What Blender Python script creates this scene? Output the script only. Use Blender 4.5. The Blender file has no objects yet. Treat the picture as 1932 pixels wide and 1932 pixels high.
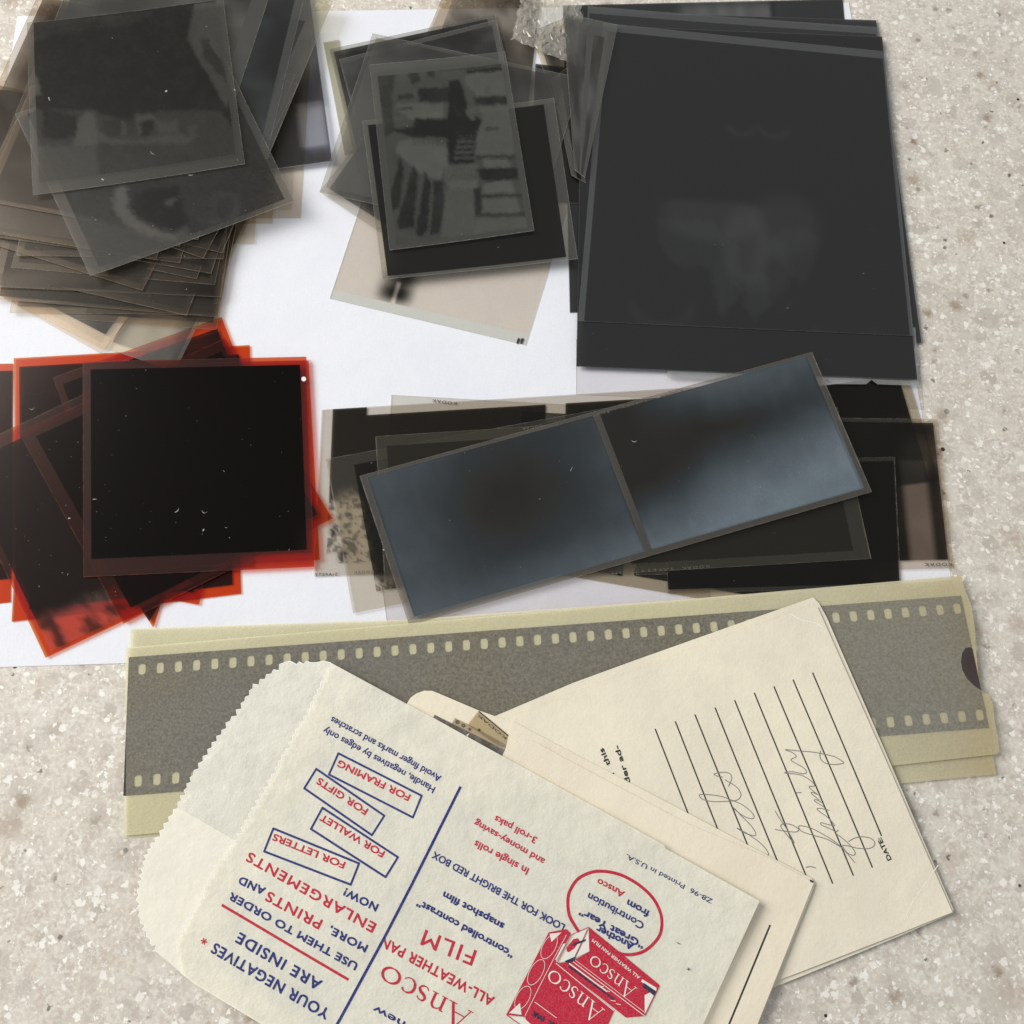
import bpy, bmesh, math, random
import numpy as np
from mathutils import Matrix, Vector
random.seed(7); np.random.seed(7)
scn = bpy.context.scene
# ------------------------------------------------------------------ camera (phone held over the counter)
F, PITCH, ROLL, H = 1674.5, 0.289739, 0.042631, 238.3      # focal length in sheet-survey units, mm height
cam = bpy.data.cameras.new('camera'); co = bpy.data.objects.new('camera', cam)
scn.collection.objects.link(co); scn.camera = co
cam.sensor_width = 36; cam.sensor_fit = 'HORIZONTAL'; cam.lens = 36 * F / 1932
cam.clip_start = 0.01; cam.clip_end = 20
co.matrix_world = Matrix.Translation((0, 0, H / 1000)) @ Matrix.Rotation(PITCH, 4, 'X') @ Matrix.Rotation(ROLL, 4, 'Z')
# ------------------------------------------------------------------ light: soft room light and one large window
w = bpy.data.worlds.new('World'); scn.world = w; w.use_nodes = True
bg = w.node_tree.nodes['Background']; bg.inputs[0].default_value = (0.93, 0.96, 1.0, 1); bg.inputs[1].default_value = 0.42
def area(name, loc, target, sx, sy, power, col):
    l = bpy.data.lights.new(name, 'AREA'); l.shape = 'RECTANGLE'; l.size = sx; l.size_y = sy; l.energy = power; l.color = col
    o = bpy.data.objects.new(name, l); scn.collection.objects.link(o); o.location = loc
    o.rotation_euler = (Vector(target) - Vector(loc)).to_track_quat('-Z', 'Y').to_euler()
area('window_light', (-1.35, 0.55, 0.95), (0, 0.08, 0), 0.9, 0.9, 36.5, (1.0, 0.975, 0.93))
scn.view_settings.view_transform = 'Standard'; scn.view_settings.look = 'None'; scn.view_settings.exposure = 0
scn.cycles.transparent_max_bounces = 96; scn.cycles.max_bounces = 24; scn.cycles.diffuse_bounces = 4; scn.cycles.glossy_bounces = 4
# ------------------------------------------------------------------ survey: picture reading -> place on the table (mm)
_c, _s = math.cos(ROLL), math.sin(ROLL); _ct, _st = math.cos(PITCH), math.sin(PITCH)
def W(p, z=0.0):
    x = p[0] - 966; y = 966 - p[1]
    x, y = _c * x - _s * y, _s * x + _c * y
    d = (x, y * _ct + F * _st, y * _st - F * _ct)
    k = (H - z) / -d[2]
    return np.array([d[0] * k, d[1] * k])
# ------------------------------------------------------------------ small helpers
COL = scn.collection
def link(name, me, mat, parent=None):
    o = bpy.data.objects.new(name, me); COL.objects.link(o)
    if mat is not None: me.materials.append(mat)
    if parent is not None: o.parent = parent
    return o
def tag(o, label=None, cat=None, group=None, kind=None):
    if label: o['label'] = label
    if cat: o['category'] = cat
    if group: o['group'] = group
    if kind: o['kind'] = kind
    return o
def empty(name, loc, label, cat, group=None):
    o = bpy.data.objects.new(name, None); COL.objects.link(o); o.location = loc
    o.empty_display_size = 0.01
    return tag(o, label, cat, group)
def fbm(x, y, seed=0, octs=4):
    """smooth value noise, 0..1, on arrays"""
    x = np.asarray(x, float); y = np.asarray(y, float); out = np.zeros_like(x); amp = 0.5; tot = 0
    for k in range(octs):
        xi = np.floor(x).astype(int); yi = np.floor(y).astype(int); fx = x - xi; fy = y - yi
        fx = fx * fx * (3 - 2 * fx); fy = fy * fy * (3 - 2 * fy)
        def h(a, b):
            n = np.sin(a * 127.1 + b * 311.7 + (seed + k * 17) * 74.7) * 43758.5453
            return n - np.floor(n)
        v = (h(xi, yi) * (1 - fx) + h(xi + 1, yi) * fx) * (1 - fy) + (h(xi, yi + 1) * (1 - fx) + h(xi + 1, yi + 1) * fx) * fy
        out += amp * v; tot += amp; amp *= 0.5; x = x * 2.03 + 5.1; y = y * 2.03 + 1.7
    return out / tot
def sm(a, b, x):
    t = np.clip((x - a) / (b - a + 1e-9), 0, 1); return t * t * (3 - 2 * t)
def box(u, v, u0, v0, u1, v1, s=0.012):
    return sm(u0 - s, u0 + s, u) * (1 - sm(u1 - s, u1 + s, u)) * sm(v0 - s, v0 + s, v) * (1 - sm(v1 - s, v1 + s, v))
def ell(u, v, cu, cv, ru, rv, s=0.25):
    d = np.sqrt(((u - cu) / ru) ** 2 + ((v - cv) / rv) ** 2); return 1 - sm(1 - s, 1 + s, d)
def lin(r, g, b):
    f = lambda c: (c / 255 / 12.92) if c <= 10 else ((c / 255 + 0.055) / 1.055) ** 2.4
    return (f(r), f(g), f(b), 1)
# ------------------------------------------------------------------ node helper
class NT:
    def __init__(s, name):
        s.m = bpy.data.materials.new(name); s.m.use_nodes = True; s.t = s.m.node_tree
        for n in list(s.t.nodes): s.t.nodes.remove(n)
        s.out = s.t.nodes.new('ShaderNodeOutputMaterial')
    def n(s, typ, **kw):
        nd = s.t.nodes.new(typ)
        for k, v in kw.items():
            if k.startswith('i_'):
                key = k[2:]; key = int(key) if key.isdigit() else key
                s.put(nd.inputs[key], v)
            else: setattr(nd, k, v)
        return nd
    def put(s, sock, v):
        if hasattr(v, 'bl_idname') and hasattr(v, 'outputs'): s.t.links.new(v.outputs[0], sock)
        elif isinstance(v, bpy.types.NodeSocket): s.t.links.new(v, sock)
        else: sock.default_value = v
    def math(s, op, a, b=None, clamp=False):
        nd = s.n('ShaderNodeMath', operation=op, use_clamp=clamp, i_0=a)
        if b is not None: s.put(nd.inputs[1], b)
        return nd.outputs[0]
    def mix(s, f, a, b, mode='MIX'):
        nd = s.n('ShaderNodeMix', data_type='RGBA', blend_type=mode)
        s.put(nd.inputs[0], f); s.put(nd.inputs[6], a); s.put(nd.inputs[7], b); return nd.outputs[2]
    def ramp(s, v, a, b, lo=0.0, hi=1.0):
        return s.n('ShaderNodeMapRange', interpolation_type='SMOOTHSTEP', i_0=v, i_1=a, i_2=b, i_3=lo, i_4=hi).outputs[0]
    def coords(s, scale):
        tc = s.n('ShaderNodeTexCoord'); mp = s.n('ShaderNodeMapping', i_0=tc.outputs['Object'], i_3=(scale,) * 3)
        return mp.outputs[0]
    def noise(s, vec, scale, detail=3, rough=0.55):
        return s.n('ShaderNodeTexNoise', i_Vector=vec, i_Scale=scale, i_Detail=detail, i_Roughness=rough).outputs[0]
    def done(s, sh): s.t.links.new(sh.outputs[0] if hasattr(sh, 'outputs') else sh, s.out.inputs[0]); return s.m
# ------------------------------------------------------------------ materials
def mat_counter():
    N = NT('speckled_solid_surface'); v = N.coords(1000)
    warp = N.n('ShaderNodeTexNoise', i_Vector=v, i_Scale=0.45, i_Detail=2).outputs[1]
    off = N.n('ShaderNodeVectorMath', operation='SCALE', i_0=warp, i_Scale=2.2).outputs[0]
    vd = N.n('ShaderNodeVectorMath', operation='ADD', i_0=v, i_1=off).outputs[0]
    big = N.noise(v, 0.05, 3); fine = N.noise(vd, 0.9, 4, 0.65); mid = N.noise(v, 0.22, 4)
    c = N.mix(N.ramp(big, 0.35, 0.65), (0.62, 0.56, 0.475, 1), (0.655, 0.605, 0.525, 1))
    c = N.mix(N.ramp(mid, 0.42, 0.62), c, (0.54, 0.48, 0.41, 1))
    c = N.mix(N.ramp(fine, 0.40, 0.66, 0, 0.8), c, (0.77, 0.735, 0.66, 1))
    def cells(vec, cell, lo, r0, r1, col, amt):
        nonlocal c
        vo = N.n('ShaderNodeTexVoronoi', i_Vector=vec, i_Scale=1 / cell)
        sep = N.n('ShaderNodeSeparateColor', i_0=vo.outputs['Color'])
        on = N.math('GREATER_THAN', sep.outputs[0], lo)
        d = N.math('DIVIDE', N.math('DIVIDE', vo.outputs['Distance'], 1.0), N.math('ADD', N.math('MULTIPLY', sep.outputs[1], 0.9), 0.35))
        m = N.math('MULTIPLY', on, N.ramp(d, r0, r1, 1, 0))
        m = N.math('MULTIPLY', m, N.math('MULTIPLY', N.math('ADD', N.math('MULTIPLY', sep.outputs[2], 0.6), 0.4), amt))
        c = N.mix(m, c, col)
    cells(vd, 9.0, 0.66, 0.50, 0.56, (0.50, 0.455, 0.395, 1), .7)
    cells(vd, 5.0, 0.62, 0.46, 0.52, (0.48, 0.43, 0.37, 1), .8)
    cells(vd, 3.1, 0.60, 0.42, 0.50, (0.62, 0.575, 0.51, 1), 0.7)
    cells(vd, 2.2, 0.60, 0.42, 0.50, (0.55, 0.49, 0.42, 1), 0.6)
    vf = N.n('ShaderNodeVectorMath', operation='ADD', i_0=v, i_1=N.n('ShaderNodeVectorMath', operation='SCALE', i_0=N.n('ShaderNodeTexNoise', i_Vector=v, i_Scale=0.9, i_Detail=4).outputs[1], i_Scale=2.6).outputs[0]).outputs[0]
    cells(vf, 2.3, 0.66, 0.34, 0.40, (0.90, 0.87, 0.80, 1), 1.1)
    cells(vf, 1.2, 0.62, 0.32, 0.44, (0.92, 0.89, 0.82, 1), 1.0)
    cells(vf, 13.0, 0.60, 0.0, 0.45, (0.36, 0.24, 0.16, 1), 0.75)
    cells(vf, 9.0, 0.66, 0.04, 0.30, (0.22, 0.12, 0.04, 1), 1.2)
    cells(vf, 6.0, 0.66, 0.05, 0.26, (0.16, 0.10, 0.07, 1), 1.1)
    cells(vf, 4.0, 0.74, 0.10, 0.20, (0.06, 0.04, 0.025, 1), 1.2)
    cells(v, 9.0, 0.55, 0.06, 0.10, (0.04, 0.025, 0.015, 1), 1.3)
    p = N.n('ShaderNodeBsdfPrincipled', i_Roughness=0.38); N.put(p.inputs['Base Color'], c)
    p.inputs['Specular IOR Level'].default_value = 0.4
    return N.done(p)
def mat_paper(name, c1, c2, scale=0.06, fib=1.0, rough=0.85, bump=0.02, amt=0.6, trans=0.0, tcol=(0.95, 0.93, 0.84), stain=None, crease=0.0, relief=1.0, veil=None):
    """paper with cloudy tone c1..c2 and a fibrous surface; trans = share of light that passes"""
    N = NT(name); v = N.coords(1000)
    cloud = N.noise(v, scale, 4, 0.6); f = N.noise(v, 1.6 * fib, 4, 0.7)
    c = N.mix(N.ramp(cloud, 0.35, 0.65), c1, c2)
    c = N.mix(N.math('MULTIPLY', N.ramp(f, 0.3, 0.7, 0, 0.10), amt), c, (0.25, 0.22, 0.18, 1))
    if stain:
        x = N.n('ShaderNodeSeparateXYZ', i_0=v).outputs[0]; x = N.math('ADD', x, N.math('MULTIPLY', N.noise(v, 0.06, 3), 14.0))
        c = N.mix(N.ramp(x, stain[0], stain[1], 0, stain[2]), c, stain[3])
    if crease:
        wv = N.n('ShaderNodeVectorMath', operation='ADD', i_0=v, i_1=N.n('ShaderNodeVectorMath', operation='SCALE', i_0=N.n('ShaderNodeTexNoise', i_Vector=v, i_Scale=0.09, i_Detail=3).outputs[1], i_Scale=14.0).outputs[0]).outputs[0]
        vo = N.n('ShaderNodeTexVoronoi', feature='DISTANCE_TO_EDGE', i_Vector=wv, i_Scale=0.055)
        ln = N.math('MULTIPLY', N.ramp(vo.outputs['Distance'], 0.0, 0.016, 1, 0), N.ramp(N.noise(v, 0.10, 2), 0.50, 0.62))
        c = N.mix(N.math('MULTIPLY', ln, crease), c, (0.88, 0.87, 0.82, 1))
        c = N.mix(N.ramp(N.noise(v, 0.16, 5, 0.7), 0.42, 0.66, 0, .55 * crease + .1), c, tuple(k * .88 for k in c2[:3]) + (1,))
    b = N.n('ShaderNodeBump', i_Strength=0.35, i_Distance=bump / 1000 * 5, i_Height=N.math('ADD', f, N.math('MULTIPLY', N.noise(v, 0.11, 4, 0.6), 5.0 * relief)))
    p = N.n('ShaderNodeBsdfPrincipled', i_Roughness=rough); N.put(p.inputs['Base Color'], c); N.put(p.inputs['Normal'], b.outputs[0])
    p.inputs['Specular IOR Level'].default_value = 0.25
    if trans <= 0: return N.done(p)
    t = N.n('ShaderNodeBsdfTransparent', i_Color=tcol + (1,))
    g = N.math('MULTIPLY', N.ramp(N.noise(v, 1.3 * fib, 4, 0.8), 0.3, 0.72, 1.10, 0.89), trans, clamp=True)
    if veil:
        vx = N.n('ShaderNodeSeparateXYZ', i_0=v).outputs[0]; vx = N.math('ADD', vx, N.math('MULTIPLY', N.noise(v, 0.05, 3), 30.0))
        g = N.math('MULTIPLY', g, N.ramp(vx, veil[0], veil[1], 1.0, veil[2]))
    m = N.n('ShaderNodeMixShader', i_0=g, i_1=p, i_2=t)
    return N.done(m)
def mat_ink(name, col, rough=0.6):
    N = NT(name); p = N.n('ShaderNodeBsdfPrincipled', i_Roughness=rough); v = N.coords(1000)
    c = N.mix(N.ramp(N.noise(v, 3.0, 3, 0.7), 0.35, 0.75, 0, 0.10), col, (0.75, 0.72, 0.65, 1))
    N.put(p.inputs['Base Color'], c); p.inputs['Specular IOR Level'].default_value = 0.2
    return N.done(p)
_fm = {}
def mat_film(tint=(0.80, 0.77, 0.72), light=(0.42, 0.39, 0.35), dark=(0.05, 0.05, 0.045), frames=((.04, .04, .96, .96),),
             gb=0.085, gi=0.04, rough=0.3, gcol=(1.0, 0.955, 0.89), haze=(0.5, 0.5, 0.47), hb=0.05, hi=0.02, sheen=(0.20, 0.28, 0.36), soft=0.004, rimlight=0.20):
    key = (tint, light, dark, frames, gb, gi, rough, gcol, haze, hb, hi, sheen, soft, rimlight)
    if key in _fm: return _fm[key]
    N = NT('film_base_and_emulsion')
    uv = N.n('ShaderNodeUVMap', uv_map='UVMap'); sp = N.n('ShaderNodeSeparateXYZ', i_0=uv.outputs[0]); u, v = sp.outputs[0], sp.outputs[1]
    mask = None
    for (u0, v0, u1, v1) in frames:
        m = N.math('MULTIPLY', N.ramp(u, u0, u0 + soft), N.ramp(u, u1 - soft, u1, 1, 0))
        m = N.math('MULTIPLY', m, N.ramp(v, v0, v0 + soft)); m = N.math('MULTIPLY', m, N.ramp(v, v1 - soft, v1, 1, 0))
        mask = m if mask is None else N.math('MAXIMUM', mask, m)
    if mask is None: mask = 0.0
    im = N.n('ShaderNodeAttribute', attribute_name='img').outputs['Fac']
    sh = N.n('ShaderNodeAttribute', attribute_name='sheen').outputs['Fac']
    cc = N.coords(1000); grain = N.noise(cc, 4.0, 3, 0.7)
    im = N.math('ADD', im, N.math('MULTIPLY', N.math('SUBTRACT', grain, 0.5), 0.25), clamp=True)
    T = N.mix(mask, tint + (1,), N.mix(im, light + (1,), dark + (1,)))
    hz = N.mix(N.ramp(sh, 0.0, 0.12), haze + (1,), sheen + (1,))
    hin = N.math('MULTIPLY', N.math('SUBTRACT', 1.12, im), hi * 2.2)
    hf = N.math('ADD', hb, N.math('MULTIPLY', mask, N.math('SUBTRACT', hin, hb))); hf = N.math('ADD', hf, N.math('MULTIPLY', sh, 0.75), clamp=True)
    ed = N.math('MAXIMUM', N.math('MAXIMUM', N.ramp(u, 0.0012, 0.0035, 1, 0), N.ramp(u, 0.9965, 0.9988)), N.math('MAXIMUM', N.ramp(v, 0.0012, 0.0035, 1, 0), N.ramp(v, 0.9965, 0.9988)))  # glint of the cut edges, painted as pale haze along the sheet border
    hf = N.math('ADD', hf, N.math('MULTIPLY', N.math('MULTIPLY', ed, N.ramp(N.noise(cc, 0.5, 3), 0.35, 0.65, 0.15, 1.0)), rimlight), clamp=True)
    hf = N.math('MULTIPLY', hf, N.ramp(grain, 0.2, 0.8, 0.8, 1.2), clamp=True)
    gf = N.math('ADD', gb, N.math('MULTIPLY', mask, N.math('SUBTRACT', N.math('MULTIPLY', N.math('SUBTRACT', 1.35, N.math('MULTIPLY', im, 0.5)), gi), gb)))
    lw = N.n('ShaderNodeLayerWeight', i_0=0.5)
    gf = N.math('ADD', gf, N.math('MULTIPLY', N.math('POWER', lw.outputs['Facing'], 4.0), 0.6), clamp=True)
    tr = N.n('ShaderNodeBsdfTransparent', i_Color=T); di = N.n('ShaderNodeBsdfDiffuse', i_Color=hz)
    b = N.n('ShaderNodeBump', i_Strength=0.05, i_Distance=0.0003, i_Height=N.noise(cc, 0.12, 3))
    gl = N.n('ShaderNodeBsdfGlossy', i_Color=gcol + (1,), i_Roughness=rough, i_Normal=b.outputs[0])
    a = N.n('ShaderNodeMixShader', i_0=hf, i_1=tr.outputs[0], i_2=di.outputs[0])
    a = N.n('ShaderNodeMixShader', i_0=gf, i_1=a.outputs[0], i_2=gl.outputs[0])
    _fm[key] = N.done(a); return _fm[key]
def mat_rim(name, col, t=0.35):
    N = NT(name); d = N.n('ShaderNodeBsdfPrincipled', i_Roughness=0.75); d.inputs['Base Color'].default_value = col + (1,); d.inputs['Specular IOR Level'].default_value = 0.15
    tr = N.n('ShaderNodeBsdfTransparent', i_Color=(0.9, 0.9, 0.9, 1))
    m = N.n('ShaderNodeMixShader', i_0=t, i_1=d.outputs[0], i_2=tr.outputs[0]); return N.done(m)
RIM = mat_rim('cut_film_edge', (0.62, 0.58, 0.50), .25); RIMD = mat_rim('cut_film_edge_dark', (0.05, 0.05, 0.05)); RIMR = mat_rim('cut_red_film_edge', (0.22, 0.03, 0.015))
# ------------------------------------------------------------------ film sheets
def rect(a, b, depth, toward, z):
    """rectangle with edge a-b (read off the survey) and the given depth in mm on the side of 'toward'; corners a, b, b', a'"""
    A, B, T = W(a, z), W(b, z), W(toward, z); d = (B - A) / np.linalg.norm(B - A); n = np.array([-d[1], d[0]])
    if (T - A) @ n < 0: n = -n
    return [A, B, B + n * depth, A + n * depth]
def film(label, quad, z, mat, rim=RIM, thick=0.13, curl=(0, 0), img=None, sheen=None, res=1.6, group=None, cat='film negative',
         name='film_negative', seed=0, world=False, parent=None):
    """quad = TL,TR,BR,BL survey points (or mm when world=True), z = height in mm or four heights"""
    zz = [z] * 4 if not hasattr(z, '__len__') else list(z)
    cz = curl[0] + curl[1]
    Q = [np.array(q) if world else W(q, zz[i] + cz) for i, q in enumerate(quad)]
    wd = max(np.linalg.norm(Q[1] - Q[0]), 1); hd = max(np.linalg.norm(Q[3] - Q[0]), 1)
    nu = max(4, int(wd / res)); nv = max(4, int(hd / res))
    uu, vv = np.meshgrid(np.linspace(0, 1, nu + 1), np.linspace(0, 1, nv + 1))
    U, V = uu.ravel(), vv.ravel()
    def bil(a, b, c, d): return a * (1 - U) * (1 - V) + b * U * (1 - V) + c * U * V + d * (1 - U) * V
    X = bil(Q[0][0], Q[1][0], Q[2][0], Q[3][0]); Y = bil(Q[0][1], Q[1][1], Q[2][1], Q[3][1])
    Z = bil(*zz) + curl[0] * (2 * U - 1) ** 2 + curl[1] * (2 * V - 1) ** 2
    top = np.stack([X, Y, Z], 1) / 1000.0
    row = nu + 1; faces = []
    for j in range(nv):
        for i in range(nu):
            a = j * row + i; faces.append((a, a + row, a + row + 1, a + 1))
    nf = len(faces)
    ring = [i for i in range(row)] + [j * row + nu for j in range(1, nv + 1)] + [nv * row + i for i in range(nu - 1, -1, -1)] + [j * row for j in range(nv - 1, 0, -1)]
    edge = top[ring].copy(); edge[:, 2] -= 0.000004; low = edge.copy(); low[:, 2] -= thick / 1000
    n = len(ring); e0 = len(top); base = e0 + n
    for k in range(n):
        k2 = (k + 1) % n; faces.append((e0 + k, e0 + k2, base + k2, base + k))
    me = bpy.data.meshes.new(name); me.from_pydata(np.vstack([top, edge, low]).tolist(), [], faces)
    nvt = len(me.vertices)
    uvl = me.uv_layers.new(name='UVMap'); li = np.zeros(len(me.loops), int); me.loops.foreach_get('vertex_index', li)
    UU = np.concatenate([U, U[ring], U[ring]]); VV = np.concatenate([V, V[ring], V[ring]])
    uvl.data.foreach_set('uv', np.stack([UU[li], VV[li]], 1).ravel())
    for nm, fn in (('img', img), ('sheen', sheen)):
        at = me.attributes.new(nm, 'FLOAT', 'POINT')
        if fn is None: val = np.full(nvt, 0.8 if nm == 'img' else 0.0)
        elif callable(fn): val = np.clip(fn(UU, VV), 0, 1)
        else: val = np.full(nvt, float(fn))
        at.data.foreach_set('value', val.astype(np.float32))
    me.materials.append(mat); me.materials.append(rim)
    mi = np.zeros(len(me.polygons), int); mi[nf:] = 1; me.polygons.foreach_set('material_index', mi)
    sm_ = np.ones(len(me.polygons), bool); sm_[nf:] = False; me.polygons.foreach_set('use_smooth', sm_)
    me.update()
    o = bpy.data.objects.new(name, me); COL.objects.link(o)
    if parent is not None: o.parent = parent
    elif label: tag(o, label, cat, group)
    o['_q'] = 0; del o['_q']
    return o
# ------------------------------------------------------------------ flat sheets with any outline
class Plane:
    """gently bowed plane through four survey corners with heights; gives z at any x,y (mm)"""
    def __init__(s, pts, zs, bow=0.0, seed=0, lam=45.0):
        A = []; 
        for p, z in zip(pts, zs): q = W(p, z); A.append((q[0], q[1], 1.0))
        s.k = np.linalg.lstsq(np.array(A), np.array(zs, float), rcond=None)[0]; s.bow = bow; s.seed = seed; s.lam = lam; s.up = 0.0
    def z(s, x, y):
        b = s.bow * (math.sin(x / s.lam * 2 * math.pi + s.seed) * math.cos(y / s.lam * 1.7 * math.pi + s.seed * 2.1)) if s.bow else 0
        return s.k[0] * x + s.k[1] * y + s.k[2] + b + s.up
    def at(s, p):
        z = 1.0
        for _ in range(4): q = W(p, z); z = s.z(q[0], q[1])
        return q
    def lift(s, d):
        import copy; c = copy.copy(s); c.up += d; return c
def cut_grid(bm, step):
    xs = [v.co.x for v in bm.verts]; ys = [v.co.y for v in bm.verts]
    for ax, lo, hi in ((0, min(xs), max(xs)), (1, min(ys), max(ys))):
        k = math.ceil(lo / step + 1e-6)
        while k * step < hi:
            pc = [0, 0, 0]; pc[ax] = k * step; no = [0, 0, 0]; no[ax] = 1
            bmesh.ops.bisect_plane(bm, geom=bm.verts[:] + bm.edges[:] + bm.faces[:], plane_co=pc, plane_no=no, dist=1e-5); k += 1
def sheet(name, pl, outline, mat, thick=0.12, parent=None, step=5.0, world=False, smooth=True):
    pts = [np.array(p) if world else pl.at(p) for p in outline]
    bm = bmesh.new(); vs = [bm.verts.new((p[0], p[1], 0)) for p in pts]
    f = bm.faces.new(vs); f.normal_update()
    if f.normal.z < 0: f.normal_flip()
    bmesh.ops.triangulate(bm, faces=bm.faces[:]); cut_grid(bm, step)
    bd = [e for e in bm.edges if e.is_boundary]
    for v in bm.verts: v.co.z = pl.z(v.co.x, v.co.y)
    r = bmesh.ops.extrude_edge_only(bm, edges=bd)
    for g in r['geom']:
        if isinstance(g, bmesh.types.BMVert): g.co.z -= thick
    bmesh.ops.scale(bm, vec=(0.001,) * 3, verts=bm.verts)
    bmesh.ops.recalc_face_normals(bm, faces=bm.faces[:])
    me = bpy.data.meshes.new(name); bm.to_mesh(me); bm.free()
    return link(name, me, mat, parent)
# ------------------------------------------------------------------ print: polygons laid on a sheet
class Ink:
    def __init__(s): s.bm = bmesh.new(); s.lay = 0
    def poly(s, pts, h=None):
        h = s.lay if h is None else h
        vs = [s.bm.verts.new((p[0], p[1], h)) for p in pts]
        try: f = s.bm.faces.new(vs)
        except ValueError: return
        if len(vs) > 4: bmesh.ops.triangulate(s.bm, faces=[f])
    def stroke(s, pts, wid, closed=False):
        """ribbon along points with one width or a width for each point"""
        n = len(pts); P = [np.array(p, float) for p in pts]; wd = [wid] * n if not hasattr(wid, '__len__') else list(wid)
        L, R = [], []
        for i in range(n):
            a = P[(i - 1) % n] if (closed or i > 0) else P[i]; b = P[(i + 1) % n] if (closed or i < n - 1) else P[i]
            d = b - a; d = d / (np.linalg.norm(d) + 1e-9); nn = np.array([-d[1], d[0]])
            L.append(P[i] + nn * wd[i] / 2); R.append(P[i] - nn * wd[i] / 2)
        for i in range(n if closed else n - 1):
            j = (i + 1) % n; s.poly([L[i], L[j], R[j], R[i]])
        s.lay += 0.0015
    def build(s, name, pl, mat, parent, step=5.0, eps=0.035):
        cut_grid(s.bm, step)
        for v in s.bm.verts: v.co.z = pl.z(v.co.x, v.co.y) + eps + v.co.z
        bmesh.ops.scale(s.bm, vec=(0.001,) * 3, verts=s.bm.verts)
        for f in s.bm.faces:
            f.normal_update()
            if f.normal.z < 0: f.normal_flip()
        me = bpy.data.meshes.new(name); s.bm.to_mesh(me); s.bm.free()
        return link(name, me, mat, parent)
def spline(pts, n=8, closed=False):
    P = [np.array(p, float) for p in pts]; out = []; m = len(P)
    for i in range(m if closed else m - 1):
        p0 = P[(i - 1) % m] if (closed or i > 0) else P[i]; p1 = P[i]; p2 = P[(i + 1) % m]; p3 = P[(i + 2) % m] if (closed or i + 2 < m) else p2
        for k in range(n):
            t = k / n; out.append(0.5 * ((2 * p1) + (-p0 + p2) * t + (2 * p0 - 5 * p1 + 4 * p2 - p3) * t * t + (-p0 + 3 * p1 - 3 * p2 + p3) * t ** 3))
    if not closed: out.append(P[-1])
    return out
_gly = {}
def glyphs(body, offset=0.0, spacing=1.0):
    """text outline as triangles in em units"""
    key = (body, offset, spacing)
    if key in _gly: return _gly[key]
    c = bpy.data.curves.new('t', 'FONT'); c.body = body; c.size = 1; c.offset = offset; c.space_character = spacing; c.resolution_u = 4; c.fill_mode = 'FRONT'
    o = bpy.data.objects.new('t', c); COL.objects.link(o)
    dg = bpy.context.evaluated_depsgraph_get(); me = bpy.data.meshes.new_from_object(o.evaluated_get(dg))
    vs = np.array([v.co[:2] for v in me.vertices]) if len(me.vertices) else np.zeros((0, 2)); fs = [tuple(p.vertices) for p in me.polygons]
    bpy.data.objects.remove(o); bpy.data.curves.remove(c); bpy.data.meshes.remove(me)
    _gly[key] = (vs, fs); return _gly[key]
CAP = glyphs('H')[0][:, 1].max()
def text(ink, pl, body, a, b, cap, bold=0.0, mirror=False, spacing=1.0, arc=0.0):
    """body printed from a to b (survey points of the baseline), cap height in survey units"""
    A, B = pl.at(a), pl.at(b); L = np.linalg.norm(B - A); ex = (B - A) / L; ey = np.array([-ex[1], ex[0]])
    if mirror: ey = -ey
    sc = np.linalg.norm(pl.at((a[0], a[1] + cap)) - A)
    vs, fs = glyphs(body, 0.0, spacing)
    x0, x1 = vs[:, 0].min(), vs[:, 0].max(); kx = L / (x1 - x0); ky = sc / CAP
    X = (vs[:, 0] - x0) * kx; Y = vs[:, 1] * ky + arc * np.sin(X / L * math.pi)
    P = A[None] + X[:, None] * ex[None] + Y[:, None] * ey[None]
    d = bold * ky
    for k, (ox, oy) in enumerate(((-d, -d), (d, -d), (d, d), (-d, d)) if bold > 0 else ((0, 0),)):
        bv = [ink.bm.verts.new((p[0] + ox, p[1] + oy, ink.lay + .0025 * k)) for p in P]
        for f in fs:
            try: ink.bm.faces.new([bv[i] for i in f])
            except ValueError: pass
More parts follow.
